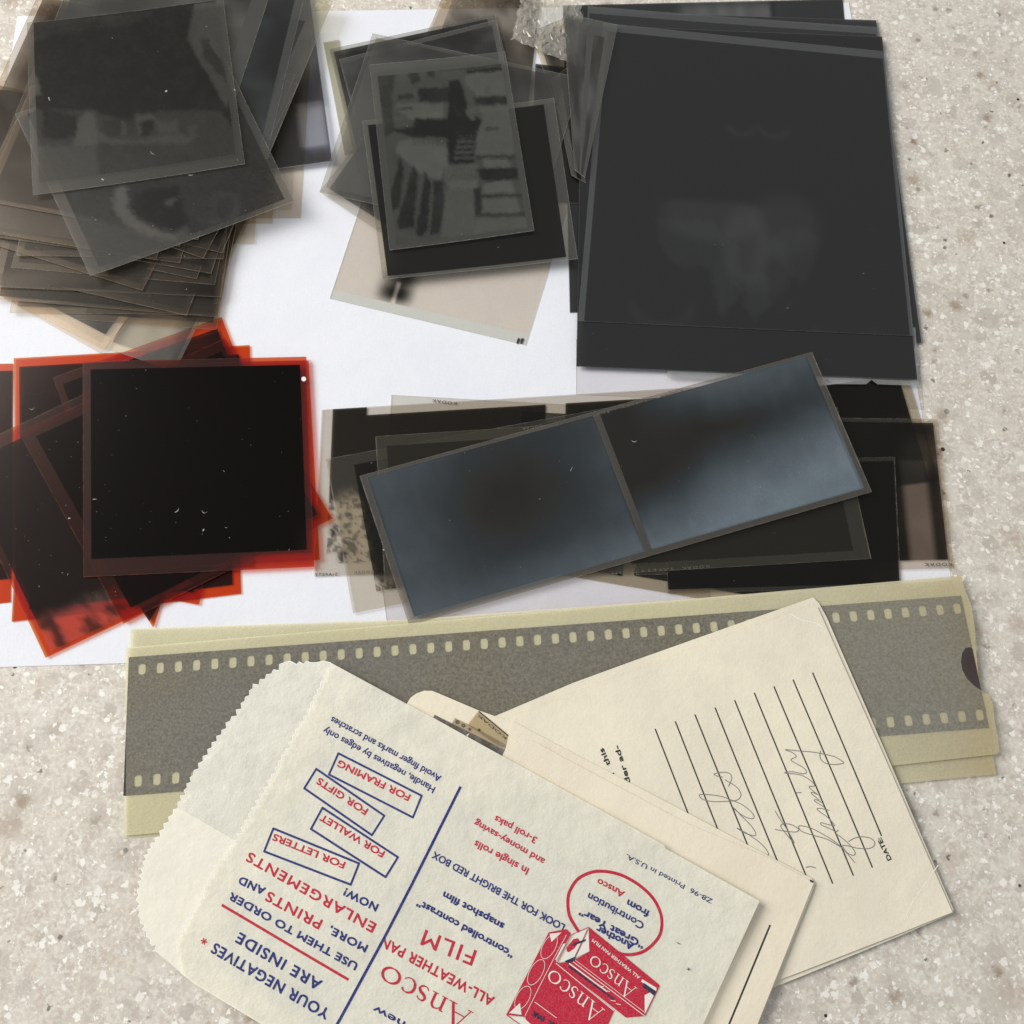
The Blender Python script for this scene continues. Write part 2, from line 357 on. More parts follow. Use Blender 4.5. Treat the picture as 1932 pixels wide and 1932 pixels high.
# serif lettering drawn stroke by stroke (thick and thin), unit em: x to the right, y up, x-height 0.62, cap 1
def serif_word(ink, pl, a, b, cap, wt=1.0):
    A, B = pl.at(a), pl.at(b); L = np.linalg.norm(B - A); ex = (B - A) / L; ey = np.array([-ex[1], ex[0]])
    ky = np.linalg.norm(pl.at((a[0], a[1] + cap)) - A); kx = L / 3.42
    def T(p): return A + ex * p[0] * kx + ey * p[1] * ky
    def S(pts, w): ink.stroke([T(p) for p in pts], [q * ky * wt for q in w] if hasattr(w, '__len__') else w * ky * wt)
    S([(0.10, 0.0), (0.44, 1.0)], 0.05); S([(0.42, 1.0), (0.78, 0.0)], 0.13); S([(0.22, 0.35), (0.62, 0.35)], 0.05)
    S([(0.0, 0.015), (0.22, 0.015)], 0.04); S([(0.62, 0.015), (0.92, 0.015)], 0.04)
    S([(1.08, 0.0), (1.08, 0.62)], 0.12); S([(0.98, 0.60), (1.08, 0.61)], 0.05); S([(0.97, 0.015), (1.20, 0.015)], 0.04)
    S(spline([(1.10, 0.46), (1.20, 0.59), (1.33, 0.61), (1.42, 0.50), (1.43, 0.30), (1.43, 0.0)], 5), [0.04] * 5 + [0.06] * 5 + [0.10] * 5 + [0.12] * 11); S([(1.33, 0.015), (1.55, 0.015)], 0.04)
    S(spline([(1.98, 0.50), (1.90, 0.60), (1.76, 0.60), (1.70, 0.48), (1.78, 0.36), (1.94, 0.27), (2.00, 0.14), (1.92, 0.03), (1.78, 0.01), (1.68, 0.11)], 4), [0.05] * 8 + [0.09] * 4 + [0.13] * 12 + [0.08] * 6 + [0.05] * 7)
    S(spline([(2.56, 0.50), (2.48, 0.60), (2.34, 0.61), (2.20, 0.50), (2.16, 0.32), (2.21, 0.12), (2.34, 0.01), (2.48, 0.02), (2.60, 0.13)], 5), [0.09] * 5 + [0.05] * 5 + [0.09] * 5 + [0.13] * 10 + [0.09] * 5 + [0.05] * 11)
    c = [(3.06 + 0.31 * math.cos(t), 0.31 + 0.31 * math.sin(t)) for t in np.linspace(0, 2 * math.pi, 33)[:-1]]
    ink.stroke([T(p) for p in c], [(0.05 + 0.085 * abs(math.cos(t))) * ky * wt for t in np.linspace(0, 2 * math.pi, 33)[:-1]], closed=True)

#====================================================================== THE SETTING
def slab(name, x0, y0, x1, y1, z0, z1, mat):
    bm = bmesh.new(); bmesh.ops.create_cube(bm, size=1)
    for v in bm.verts: v.co = Vector(((x0 + x1) / 2 + v.co.x * (x1 - x0), (y0 + y1) / 2 + v.co.y * (y1 - y0), (z0 + z1) / 2 + v.co.z * (z1 - z0))) / 1000
    bmesh.ops.bevel(bm, geom=[e for e in bm.edges], offset=0.004, segments=3, affect='EDGES')
    me = bpy.data.meshes.new(name); bm.to_mesh(me); bm.free(); return link(name, me, mat)
tag(slab('countertop', -620, -420, 620, 620, -38, 0, mat_counter()), kind='structure')
white = mat_paper('white_copy_paper', (0.80, 0.81, 0.865, 1), (0.83, 0.84, 0.885, 1), 0.03, 1.2, 0.9, 0.03, 0.6, relief=.5)
pp = Plane([(33, 31), (1601, 5), (1794, 1085), (2, 1257)], [0.14] * 4)
_o = W((33, 31)); _th = 0.0739187; _ux = np.array([math.cos(_th), math.sin(_th)]); _uy = np.array([math.sin(_th), -math.cos(_th)])
def pc(a, b): return _o + _ux * a + _uy * b
tag(sheet('paper_sheet', pp, [pc(0, 0), pc(279.4, 0), pc(279.4, 215.9), pc(0, 215.9)], white, 0.1, world=True, step=12),
    'white sheet of letter paper lying under the film piles', 'paper')

#====================================================================== FILM PALETTES
def DK(**k):   # dense grey negative
    d = dict(light=(0.30, 0.285, 0.26), dark=(0.03, 0.03, 0.028)); d.update(k); return mat_film(**d)
BR_ = dict(tint=(0.72, 0.65, 0.56), light=(0.40, 0.33, 0.26), dark=(0.11, 0.08, 0.055), gb=0.032, gi=0.026, hb=0.006, hi=0.010, haze=(.48, .39, .31), gcol=(1.0, .91, .80), frames=((.03, .03, .97, .97),))
def BRN(**k): d = dict(BR_); d.update(k); return mat_film(**d)
FR = ((.045, .04, .955, .96),)
def cloud(seed, a=0.35, b=0.9, s=3.0):
    return lambda u, v: a + (b - a) * sm(0.3, 0.7, fbm(u * s, v * s, seed))
GA = 'negatives piled in the upper left heap'; GC = 'negatives in the middle heap'; GB = 'large sheet negatives'; GR = 'red negatives'; GM = 'long negative strips'
#====================================================================== HEAP 1 (upper left)
def stackfilm(label, a, b, toward, z, mat=None, depth=68, width=None, img=None, **k):
    q = rect(a, b, depth, toward, z)
    film(label, q, z, mat or BRN(), img=img or cloud(int(z * 37)), world=True, group=GA, **k)
pale = mat_film(tint=(0.90, 0.83, 0.74), light=(0.88, 0.81, 0.72), dark=(0.76, 0.69, 0.60), frames=FR, gb=0.05, gi=0.05, hb=0.04, hi=0.04)
pale2 = mat_film(tint=(0.88, 0.82, 0.68), light=(0.80, 0.73, 0.58), dark=(0.28, 0.26, 0.22), frames=FR, gb=0.05, gi=0.05, hb=0.05, hi=0.04)
UP = (250, 200)
stackfilm('pale beige clear film with its corner past the dark heap, over white paper', (567, 411), (190, 414), UP, 0.30, pale)
stackfilm('pale film corner under the dark heap, shorter right side near the paper', (514, 421), (150, 428), UP, 0.46, pale)
stackfilm('pinkish clear film poking out below the second sheet of the heap', (480, 459), (110, 466), UP, 0.62, pale)
stackfilm('beige film slanting down to the red negatives, lowest of the heap', (-40, 535), (190, 667), (200, 450), 0.78, pale)
stackfilm('yellowish film with dark picture, corner tucked under the red negatives', (199, 657), (330, 700), (330, 560), 0.94, pale2, depth=60)
stackfilm('dark film with beige border parallel to the lowest beige film', (2, 558), (197, 660), (200, 450), 1.10, DK(frames=((.0, .06, .93, .96),), tint=(0.86, 0.78, 0.66)))
stackfilm('mid brown film, bottom edge just above the red negatives', (408, 622), (150, 603), UP, 1.26, BRN(light=(.55, .5, .42)))
stackfilm('film with its level bottom edge, second from below in the heap', (411, 594), (18, 590), UP, 1.42)
stackfilm('film with its level bottom edge, third from below in the heap', (409, 572), (21, 569), UP, 1.58, img=lambda u, v: 0.3 + 0.6 * ell(u, v, .5, .2, .4, .2))
stackfilm('violet grey picture film at the outer right of the heap with a pale window shape', (627, 304), (262, 354), (450, 100), 1.70,
          DK(tint=(0.45, 0.43, 0.42), light=(0.52, 0.52, 0.56), dark=(0.10, 0.10, 0.11), frames=((.0, .0, 1, 1),)), depth=78,
          img=lambda u, v: np.clip(0.85 - 0.9 * box(u, v, .015, .08, .15, .30, .012) - 0.6 * ell(u, v, .10, .62, .10, .16, .5) * fbm(u * 9, v * 9, 3) * 1.6 + 0.2 * fbm(u * 40, v * 4, 5) - 0.1, 0, 1), res=1.0)
stackfilm('dark film at the right flank of the heap, edge running down to the red corner', (447, 418), (411, 598), (200, 450), 1.86)
stackfilm('curled brown film at the outer left edge of the heap beside the speckled counter', (74, -14), (-26, 205), (200, 150), 2.0, BRN(light=(.35, .3, .25)), depth=66)
stackfilm('yellow edged brown film fanned to the right with a rough edge', (628, 2), (504, 300), (400, 100), 4.78, DK(tint=(0.72, 0.69, 0.55), light=(0.35, 0.32, 0.26), dark=(.12, .11, .09), frames=((.16, .09, .97, 1),)), depth=66, curl=(0, 0))
stackfilm('long edged brown film, corner reaching the lower right of the heap', (352, 595), (-42, 506), UP, 2.32, BRN(light=(.45, .40, .33)), img=lambda u, v: 0.35 + 0.6 * ell(u, v, .15, .2, .25, .12))
stackfilm('black film at the right flank of the heap, inside the flank one', (436, 430), (416, 560), (200, 450), 2.48)
stackfilm('brown film under the fan, right corner halfway down the heap', (405, 537), (20, 505), UP, 2.62)
stackfilm('dark blue grey film fanned to the right next to the rough edged one', (573, -3), (507, 278), (300, 100), 4.86,
          DK(tint=(0.55, 0.56, 0.54), light=(0.25, 0.28, 0.28), dark=(.06, .07, .07), frames=((.0, .04, 1, 1),), hi=0.055, haze=(0.30, 0.36, 0.36)), depth=66)
stackfilm('film with glinting scratched edge in the lower right fan', (371, 526), (0, 450), UP, 2.94)
stackfilm('film with blunt dark corner pointing right in the lower fan', (268, 548), (-60, 446), UP, 3.10, BRN(light=(.45, .40, .34)))
stackfilm('film corner close to the right flank, above the glinting scratched one', (398, 516), (10, 447), UP, 3.26)
stackfilm('film with level thin bottom edge at the right flank', (421, 488), (30, 482), UP, 3.42)
stackfilm('grey brown film fanned right under the top sheet', (508, -6), (446, 182), (300, 100), 4.94, DK(tint=(0.66, 0.64, 0.58), light=(0.42, 0.41, 0.38), dark=(.2, .2, .18), frames=((.0, .08, 1, 1),), hi=0.06, hb=0.05, haze=(0.45, 0.45, 0.41)), depth=66, img=cloud(91, .1, .7))
stackfilm('film with short pointed corner between the flank and the second sheet', (339, 496), (-30, 444), UP, 3.76)
stackfilm('greenish film corner poking right from under the second sheet', (419, 477), (60, 390), UP, 3.92, BRN(light=(.3, .3, .26)))
stackfilm('brown triangular looking corner under the second sheet', (383, 487), (30, 363), UP, 4.08, BRN(light=(.5, .42, .35), frames=((.08, .1, .95, .95),)))
stackfilm('brown film, its long lower edge crossing under the second sheet', (294, 490), (-60, 432), UP, 4.24, BRN(light=(.5, .44, .37), hi=0.03, hb=0.03), img=cloud(5, .0, .5))
stackfilm('blue grey film above the top sheet, running out at the upper edge', (136, -10), (108, 56), (300, 0), 4.60, DK(tint=(0.6, 0.6, 0.6), light=(0.3, 0.32, 0.32), dark=(.1, .1, .1), frames=((.0, .0, 1, 1),), hi=0.085, haze=(0.32, 0.36, 0.36)), depth=66)
stackfilm('smooth brown film left of the top sheet, long edge slanting down', (338, 465), (-44, 360), UP, 4.66, BRN(light=(.55, .48, .40), hi=0.035, hb=0.035), img=cloud(6, .0, .4))
stackfilm('grey edged film half hidden left under the two top sheets', (60, 160), (-34, 378), (200, 300), 4.72, BRN(light=(.45, .4, .34), hi=0.03, hb=0.07), img=cloud(7, .1, .5))
film('brown film at the far left of the heap cut by the picture edge', [(-70, 150), (62, 172), (150, 372), (-60, 420)], 2.24, BRN(tint=(.5, .42, .33), light=(.12, .09, .06), hi=.02, hb=.02), img=cloud(55, .2, .8), group=GA)
film('brown film lying level at the far left, second one cut by the picture edge', [(-90, 330), (90, 320), (120, 520), (-60, 545)], 2.0, BRN(tint=(.5, .42, .33), light=(.16, .12, .09), hi=.02, hb=.02), img=cloud(56, .2, .8), group=GA)
def inpoly(x, y, P):
    c = np.zeros(x.shape, bool); n = len(P)
    for i in range(n):
        (x1, y1), (x2, y2) = P[i], P[(i + 1) % n]
        if y1 == y2: continue
        c ^= ((y1 > y) != (y2 > y)) & (x < (x2 - x1) * (y - y1) / (y2 - y1) + x1)
    return c
def picture(corners, base, items, jit=10, seed=1, blur=1):
    """density of a negative from traced tone areas; corners and areas in the same tracing frame"""
    c = [np.array(p, float) for p in corners]
    def fn(u, v):
        x = c[0][0] * (1 - u) * (1 - v) + c[1][0] * u * (1 - v) + c[2][0] * u * v + c[3][0] * (1 - u) * v
        y = c[0][1] * (1 - u) * (1 - v) + c[1][1] * u * (1 - v) + c[2][1] * u * v + c[3][1] * (1 - u) * v
        acc = 0
        offs = ((-.5, -.5), (.5, -.5), (.5, .5), (-.5, .5), (0, 0))
        for ox, oy in offs:
            xx = x + ox * blur * 5 + jit * (fbm(x / 30, y / 30, seed) - .5) * 2; yy = y + oy * blur * 5 + jit * (fbm(x / 30, y / 30, seed + 5) - .5) * 2
            d = np.full_like(u, base)
            for val, P in items:
                if P[0] == 'hatch':
                    _, P2, per, ax = P; m = inpoly(xx, yy, P2) & (((yy if ax else xx) % per) < per * .5); d[m] = val
                else: d[inpoly(xx, yy, P)] = val
            acc = acc + d
        d = acc / len(offs)
        return np.clip(d + .14 * (fbm(x / 60, y / 60, seed + 9) - .5) + .16 * (fbm(x / 9, y / 9, seed + 3) - .5), 0, 1)
    return fn
imgA2 = picture([(84, 645), (1239, 270), (1665, 1137), (510, 1563)], .80, [(.70, [(400, 1100), (620, 1100), (700, 1290), (1010, 1390), (880, 1460), (560, 1560), (480, 1500)]), (.50, [(440, 1230), (700, 1290), (1010, 1380), (880, 1450), (520, 1560)]),
    (.12, [(640, 1090), (710, 1060), (720, 1190), (790, 1260), (900, 1310), (1020, 1340), (1010, 1380), (870, 1350), (720, 1290), (640, 1200)]), (.45, [(980, 1310), (1050, 1290), (1060, 1350), (1010, 1380)]),
    (.98, [(760, 1110), (1000, 1060), (1060, 1280), (960, 1310), (820, 1260), (740, 1190)]), (.5, [(910, 1145), (1010, 1120), (960, 1185)]), (.6, [(1200, 1100), (1360, 1110), (1330, 1250), (1180, 1280)]), (.80, [(1220, 1120), (1330, 1130), (1300, 1230), (1200, 1250)])], 16, 3, 4)
film('second sheet of the heap, dark portrait negative turned askew', [(28, 215), (410, 80), (555, 379), (170, 521)], (5.2, 5.4, 5.6, 5.2),
     DK(tint=(0.66, 0.65, 0.60), light=(0.50, 0.47, 0.41), dark=(0.06, 0.06, 0.055), frames=((.05, .02, .965, .975),), gb=0.05, gi=0.03, hb=0.035, hi=0.045), curl=(.35, .2), img=imgA2, res=0.7, group=GA)
imgA1 = picture([(153, 129), (1263, -9), (1386, 927), (186, 1104)], .97, [(.86, [(160, 120), (860, 60), (860, 100), (700, 140), (300, 200), (165, 260)]), (.70, [(190, 640), (540, 640), (700, 700), (900, 640), (1240, 640), (1370, 800), (1380, 900), (190, 1060)]),
    (.50, [(1100, 20), (1250, -5), (1330, 460), (1290, 640), (1200, 480), (1130, 360), (1060, 240)]), (.80, [(1130, 225), (1180, 235), (1290, 420), (1320, 520), (1240, 440), (1150, 340)]), (.35, [(1180, 250), (1200, 240), (1260, 350), (1240, 340)]),
    (.40, [(180, 415), (225, 470), (235, 560), (180, 560)]), (.96, [(245, 640), (440, 670), (435, 780), (330, 810), (245, 790)]), (.30, [(440, 685), (525, 645), (545, 720), (545, 835), (400, 840), (430, 760)]), (.45, [(195, 840), (545, 840), (545, 1000), (200, 1050)]),
    (.45, [(545, 740), (600, 790), (760, 800), (1000, 770), (1100, 790), (1090, 815), (620, 825), (545, 815)]), (.45, [(680, 690), (700, 700), (705, 775), (690, 780)]), (.45, [(755, 665), (850, 660), (900, 710), (880, 720), (820, 690), (770, 700), (800, 770), (785, 780)]),
    (.95, [(790, 700), (870, 690), (870, 730), (840, 780), (800, 790)]), (.5, [(880, 700), (1010, 700), (1000, 760), (890, 770)]), (.55, [(1060, 730), (1110, 720), (1110, 790), (1070, 790)]), (.8, [(570, 690), (670, 690), (680, 770), (600, 780)]), (.8, [(710, 690), (750, 690), (765, 770), (715, 775)])], 12, 1, 3)
film('topmost negative of the upper left heap, dark group picture with dust', [(51, 43), (421, -3), (462, 309), (62, 368)], (6.6, 6.6, 6.4, 6.2),
     DK(tint=(0.66, 0.65, 0.60), light=(0.62, 0.58, 0.50), dark=(0.02, 0.02, 0.02), frames=((.03, .0, .965, .94),), gb=0.05, gi=0.03, hb=0.035, hi=0.05, haze=(.42, .41, .36)), curl=(.5, -.45), img=imgA1, res=0.5, group=GA)
#====================================================================== HEAP 2 (middle)
def cfilm(label, q, z, **k): film(label, q, z, k.pop('mat', DK()), group=GC, **k)
cfilm('nearly clear beige negative at the foot of the middle heap with two black ticks', [(702, 322), (1078, 372), (992, 651), (622, 563)], 0.32,
      mat=mat_film(tint=(0.86, 0.86, 0.80), light=(0.90, 0.845, 0.77), dark=(0.06, 0.06, 0.05), frames=((.0, .0, 1, .935),), gb=0.05, gi=0.03, hb=0.10, hi=0.02),
      img=lambda u, v: np.clip(0.05 + .95 * box(u, v, .20, .70, .375, .915, .05) * sm(.16, .30, u) * (.75 + .25 * sm(.8, .85, v)) - .8 * box(u, v, .300, .78, .312, .93, .008), 0, 1), res=0.7)
ticks = Ink(); tp = Plane([(702, 322), (1078, 372), (992, 651), (622, 563)], [0.32] * 4)
for x in (977, 984): ticks.poly([tp.at(p) for p in ((x, 638), (x + 5, 639), (x + 1, 649), (x - 3, 648))])
foot = [o for o in COL.objects if o.get('label', '').startswith('nearly clear beige')][0]
ticks.build('edge_mark', tp, mat_ink('black_edge_print', (0.02, 0.02, 0.02, 1)), foot)
cfilm('thin grey film leaning at the upper left of the middle heap', [(610, 80), (640, 75), (668, 288), (650, 292)], 0.5, mat=mat_film(tint=(0.72, 0.70, 0.58), frames=(), gb=0.10, hb=0.10))
cfilm('slate film peeking beside the big sheets, lower right of the middle heap', [(1010, 120), (1095, 130), (1092, 384), (1000, 380)], 0.6, mat=DK(light=(.2, .2, .24), dark=(.08, .08, .11), frames=((0, 0, 1, 1),)))
cfilm('brown edged film running out at the top behind the middle heap', [(845, -30), (1020, 0), (990, 250), (806, 62)], 0.75, mat=BRN(light=(.50, .47, .42), dark=(.22, .20, .18), frames=((.10, 0, 1, 1),)), img=cloud(61, .1, .9, 4))
cfilm('dark film with a slanting top edge at the upper left of the middle heap', [(621, 93), (934, 26), (1008, 330), (693, 396)], 1.0,
      mat=DK(frames=((.02, .02, .95, .96),), tint=(.6, .6, .56)), img=cloud(14, .5, .95))
cfilm('grey film with a bright slanting edge line, above the slanting top one', [(640, 112), (936, 37), (975, 240), (690, 300)], 1.3, mat=DK(light=(.35, .36, .34), frames=((.01, .04, .97, .98),), hi=.05), img=cloud(15, .3, .9))
cfilm('striped film between middle heap and big sheets, beige gaps', [(1000, 60), (1100, 20), (1128, 240), (1085, 300)], 1.5, mat=BRN(tint=(.78, .72, .60), light=(.55, .5, .42), dark=(.15, .14, .12), frames=((.1, .0, .55, 1), (.66, .0, .93, 1))), img=cloud(16, .2, .9, 5))
cfilm('crossed beige strip right of the dark square negative', [(1040, 150), (1080, 120), (1105, 345), (1078, 330)], 1.7, mat=mat_film(tint=(.78, .72, .60), light=(.4, .38, .33), frames=((.4, 0, .7, 1),), gb=.09, hb=.08))
cfilm('film with dim corner hanging out at the left of the middle heap', [(690, 250), (760, 260), (720, 440), (603, 362)], 1.8, mat=DK(light=(.4, .38, .36), dark=(.12, .12, .12), frames=((.08, .0, 1, .9),), tint=(.8, .77, .72)), img=cloud(17, .2, .8))
cfilm('large grey translucent film turned askew with corner at the right', [(703, 63), (1098, 147), (1003, 452), (603, 362)], 2.2,
      mat=DK(tint=(0.68, 0.66, 0.60), light=(0.50, 0.47, 0.42), dark=(0.14, 0.13, 0.12), frames=((.02, .02, .93, .97),), gb=0.06, gi=0.04, hb=0.05, hi=0.05), img=cloud(18, .1, .75, 2))
cfilm('black negative under the top one of the middle heap, clear right border', [(683, 228), (1045, 185), (1090, 488), (722, 527)], 2.9,
      mat=DK(tint=(0.68, 0.66, 0.58), light=(.04, .04, .035), dark=(0.015, 0.015, 0.012), frames=((.025, .03, .945, .985),), gb=0.065, gi=0.036, hb=0.06, hi=0.012, soft=.004), curl=(.3, .2), res=1.2)
imgC1 = picture([(350, 370), (1115, 300), (1280, 1305), (465, 1415)], .56, [(.80, [(380, 380), (500, 370), (480, 560), (490, 760), (440, 790), (400, 500)]), (.85, [(555, 385), (610, 370), (640, 470), (590, 490)]), (.85, [(650, 370), (700, 365), (720, 450), (680, 440)]),
    (.85, [(720, 393), (1112, 360), (1114, 376), (740, 408)]), (.30, [(890, 425), (1122, 405), (1138, 548), (960, 562), (890, 480)]), (.95, [(900, 402), (1115, 384), (1118, 412), (890, 428)]), (.45, [(1000, 500), (1030, 498), (1035, 550), (1000, 552)]),
    (.86, [(510, 545), (600, 540), (600, 570), (510, 580)]), (.92, [(620, 510), (795, 505), (805, 590), (630, 590)]), (.28, [(505, 600), (765, 595), (770, 680), (590, 690), (510, 640)]), (.88, [(510, 625), (600, 620), (600, 632), (510, 636)]), (.30, [(965, 620), (1150, 612), (1175, 892), (945, 892), (945, 760), (1000, 700)]),
    (.93, [(940, 568), (1132, 560), (1150, 602), (950, 612)]), (.95, [(470, 742), (620, 735), (700, 790), (600, 797), (500, 762)]), (1.0, [(800, 470), (850, 455), (885, 520), (905, 640), (990, 700), (960, 760), (940, 940), (800, 940), (790, 800), (600, 775), (605, 685), (790, 690), (800, 600)]),
    (.45, [(890, 640), (930, 620), (950, 700), (920, 690)]), (.85, [(1000, 740), (1085, 742), (1085, 754), (1000, 752)]), (.22, [(600, 800), (790, 830), (790, 960), (745, 1030), (640, 1000), (500, 880), (520, 810)]), (.6, ('hatch', [(600, 790), (790, 810), (790, 850), (600, 830)], 26, 0)),
    (.5, ('hatch', [(850, 790), (945, 790), (945, 925), (820, 925)], 30, 1)), (.24, [(765, 962), (962, 940), (965, 1080), (800, 1085)]), (.6, ('hatch', [(770, 965), (960, 945), (960, 1030), (780, 1040)], 22, 0)), (.80, [(950, 898), (1180, 898), (1180, 916), (950, 916)]),
    (.22, [(985, 918), (1130, 915), (1150, 960), (1000, 965)]), (.95, [(958, 970), (1190, 966), (1196, 1030), (1000, 1038), (970, 1010)]), (.20, [(1000, 1050), (1150, 1035), (1175, 1102), (990, 1107)]), (.90, [(938, 1080), (980, 1068), (992, 1222), (950, 1232)]),
    (.27, [(990, 1132), (1185, 1130), (1205, 1210), (985, 1212)]), (.82, [(960, 1108), (1222, 1108), (1226, 1126), (970, 1130)]), (.80, [(970, 1213), (1245, 1208), (1245, 1224), (970, 1230)]), (.38, [(780, 1090), (935, 1082), (945, 1330), (755, 1350)]), (.30, [(950, 1240), (1250, 1232), (1262, 1290), (945, 1325)]),
    (.93, [(520, 900), (548, 960), (520, 1180), (470, 1215), (455, 1160), (500, 1000)]), (.93, [(600, 945), (625, 1010), (602, 1290), (520, 1305), (510, 1260), (568, 1050)]), (.93, [(665, 980), (697, 1060), (692, 1300), (640, 1345), (612, 1325), (648, 1100)]), (.90, [(710, 1038), (768, 1035), (768, 1200), (742, 1315), (692, 1335), (702, 1200)]),
    (.30, [(700, 1060), (706, 1060), (690, 1330), (682, 1330)])], 8, 6, 2.4)
cfilm('topmost negative of the middle heap showing a plank floor and shelves picture', [(697, 122), (953, 97), (1008, 435), (735, 472)], 3.7,
      mat=DK(tint=(0.62, 0.62, 0.58), light=(0.62, 0.60, 0.53), dark=(0.04, 0.045, 0.045), frames=((.045, .065, .96, .985),), gb=0.06, gi=0.030, hb=0.06, hi=0.062, haze=(.52, .53, .48), soft=.008), curl=(.25, .15), img=imgC1, res=0.36)
# crumpled clear wrapper behind the middle heap
bm = bmesh.new(); rg = random.Random(4); nx, ny = 19, 15; q = [W(p, 1.5) for p in ((985, -8), (1100, 8), (1085, 125), (965, 75))]
G = [[None] * (nx + 1) for _ in range(ny + 1)]
for j in range(ny + 1):
    for i in range(nx + 1):
        u, v = i / nx, j / ny; p = q[0] * (1 - u) * (1 - v) + q[1] * u * (1 - v) + q[2] * u * v + q[3] * (1 - u) * v
        G[j][i] = bm.verts.new(((p[0] + rg.uniform(-.6, .6)) / 1000, (p[1] + rg.uniform(-.6, .6)) / 1000, (2.0 + rg.uniform(-.30, .30)) / 1000))
for j in range(ny):
    for i in range(nx):
        a, b, c, d = G[j][i], G[j + 1][i], G[j + 1][i + 1], G[j][i + 1]
        bm.faces.new((a, b, c)) if (i + j) % 2 else bm.faces.new((a, b, d)); bm.faces.new((a, c, d)) if (i + j) % 2 else bm.faces.new((b, c, d))
me = bpy.data.meshes.new('clear_wrapper'); bm.to_mesh(me); bm.free()
at = me.attributes.new('img', 'FLOAT', 'POINT')
tag(link('clear_wrapper', me, mat_film(tint=(0.90, 0.89, 0.84), frames=(), gb=0.06, hb=0.16, rough=0.3, haze=(.66, .63, .56))), 'crumpled clear cellophane wrapper behind the middle heap', 'wrapper')
#====================================================================== HEAP 3 (large sheets, upper right)
def bfilm(label, q, z, **k): film(label, q, z, k.pop('mat'), group=GB, name='sheet_negative', cat='sheet negative', rim=k.pop('rim', RIMD), **k)
bb = dict(tint=(0.70, 0.73, 0.72), light=(.10, .11, .12), dark=(0.015, 0.016, 0.018), gb=0.075, gi=0.070, hb=0.10, hi=0.045, haze=(.36, .39, .37), soft=.002, gcol=(.97, .95, .92), rimlight=.03)
bfilm('bottom sheet, bluish with a pale picture, showing along the top of the big sheets', [(1062, 10), (1590, -2), (1640, 560), (1075, 590)], 0.35,
      mat=mat_film(**dict(bb, light=(.35, .33, .34), frames=((0, 0, 1, 1),), hi=.06)), img=lambda u, v: 0.9 - .7 * box(u, v, .42, .01, .74, .3, .03) * (.5 + fbm(u * 30, v * 4, 3) * .7) + .5 * box(u, v, .735, 0, .75, .3, .004))
bfilm('big sheet whose dark corner sticks out at the lower right of its pile', [(1120, 22), (1656, 38), (1742, 647), (1180, 668)], 0.7, mat=mat_film(**dict(bb, frames=((0, 0, .995, 1),))))
bfilm('big sheet with a clear band along its top edge, third from the top', [(1109, 11), (1657, 51), (1727, 655), (1098, 628)], 1.05, mat=mat_film(**dict(bb, frames=((.005, .024, .99, .99),))), curl=(.3, 0))
npl = Plane([(1087, 600), (1731, 620), (1734, 728), (1087, 700)], [1.3] * 4)
film('frosted clear sheet below the big sheets, faint over the white paper', [(1087, 640), (1735, 690), (1742, 772), (1087, 744)], .26, mat_film(tint=(.95, .93, .94), frames=(), gb=.05, hb=.07), group=GB, name='sheet_negative', cat='sheet negative')
nt = sheet('sheet_negative', npl, [(1250, 600), (1727, 618), (1734, 728), (1656, 725), (1644.5, 716.4), (1634, 725), (1571, 724.7), (1560.5, 715.6), (1551, 724.7), (1260, 713)],
           mat_film(**dict(bb, frames=(), gb=.14, hb=.22, haze=(.6, .6, .58))), 0.16)
tag(nt, 'clear notched edge of a sheet film showing below the big dark sheet', 'sheet negative', GB)
q4 = rect((1731, 717), (1087, 692), 125, (1400, 300), 1.6)
bfilm('big dark sheet reaching lowest toward the film strips', [q4[2], q4[3], q4[0], q4[1]], 1.6, world=True, mat=mat_film(**dict(bb, frames=((0, .0, 1, 1),))), curl=(.05, 0), img=.97)
def imgB(u, v):
    n = fbm(u * 5, v * 5, 31); d = np.full_like(u, .95)
    d -= .20 * ell(u, v, .40, .64, .16, .09, .25) * (1 - box(u, v, .2, .52, .6, .60, .02)); d -= .22 * ell(u, v, .50, .74, .07, .13, .3); d -= .16 * ell(u, v, .63, .66, .10, .10, .4); d -= .14 * ell(u, v, .58, .80, .06, .10, .4)
    return np.clip(d, 0, 1)
ghost = picture([(246, 91), (1376, 206), (1491, 1346), (144, 1287)], .0, [(.62, [(455, 905), (600, 905), (700, 920), (740, 990), (800, 1020), (760, 1130), (700, 1100), (660, 1090), (570, 1100), (500, 1060), (465, 1000)]), (.80, [(680, 1060), (790, 1080), (790, 1200), (720, 1280), (690, 1200)]),
    (.5, [(960, 940), (1060, 935), (1115, 980), (1100, 1070), (1040, 1180), (990, 1100), (900, 1060), (890, 1020)]), (.7, [(800, 1110), (900, 1120), (920, 1230), (850, 1290), (810, 1220)]), (.3, [(1040, 1180), (1060, 1220), (960, 1270), (930, 1250)])], 16, 12, 4)
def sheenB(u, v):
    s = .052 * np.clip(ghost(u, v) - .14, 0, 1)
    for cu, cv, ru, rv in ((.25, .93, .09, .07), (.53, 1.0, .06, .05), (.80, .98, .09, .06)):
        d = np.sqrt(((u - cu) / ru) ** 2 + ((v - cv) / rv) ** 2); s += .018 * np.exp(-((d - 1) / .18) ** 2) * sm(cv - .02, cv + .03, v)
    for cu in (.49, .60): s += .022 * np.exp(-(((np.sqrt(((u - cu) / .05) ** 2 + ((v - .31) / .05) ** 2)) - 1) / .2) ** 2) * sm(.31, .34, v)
    return np.clip(s, 0, 1)
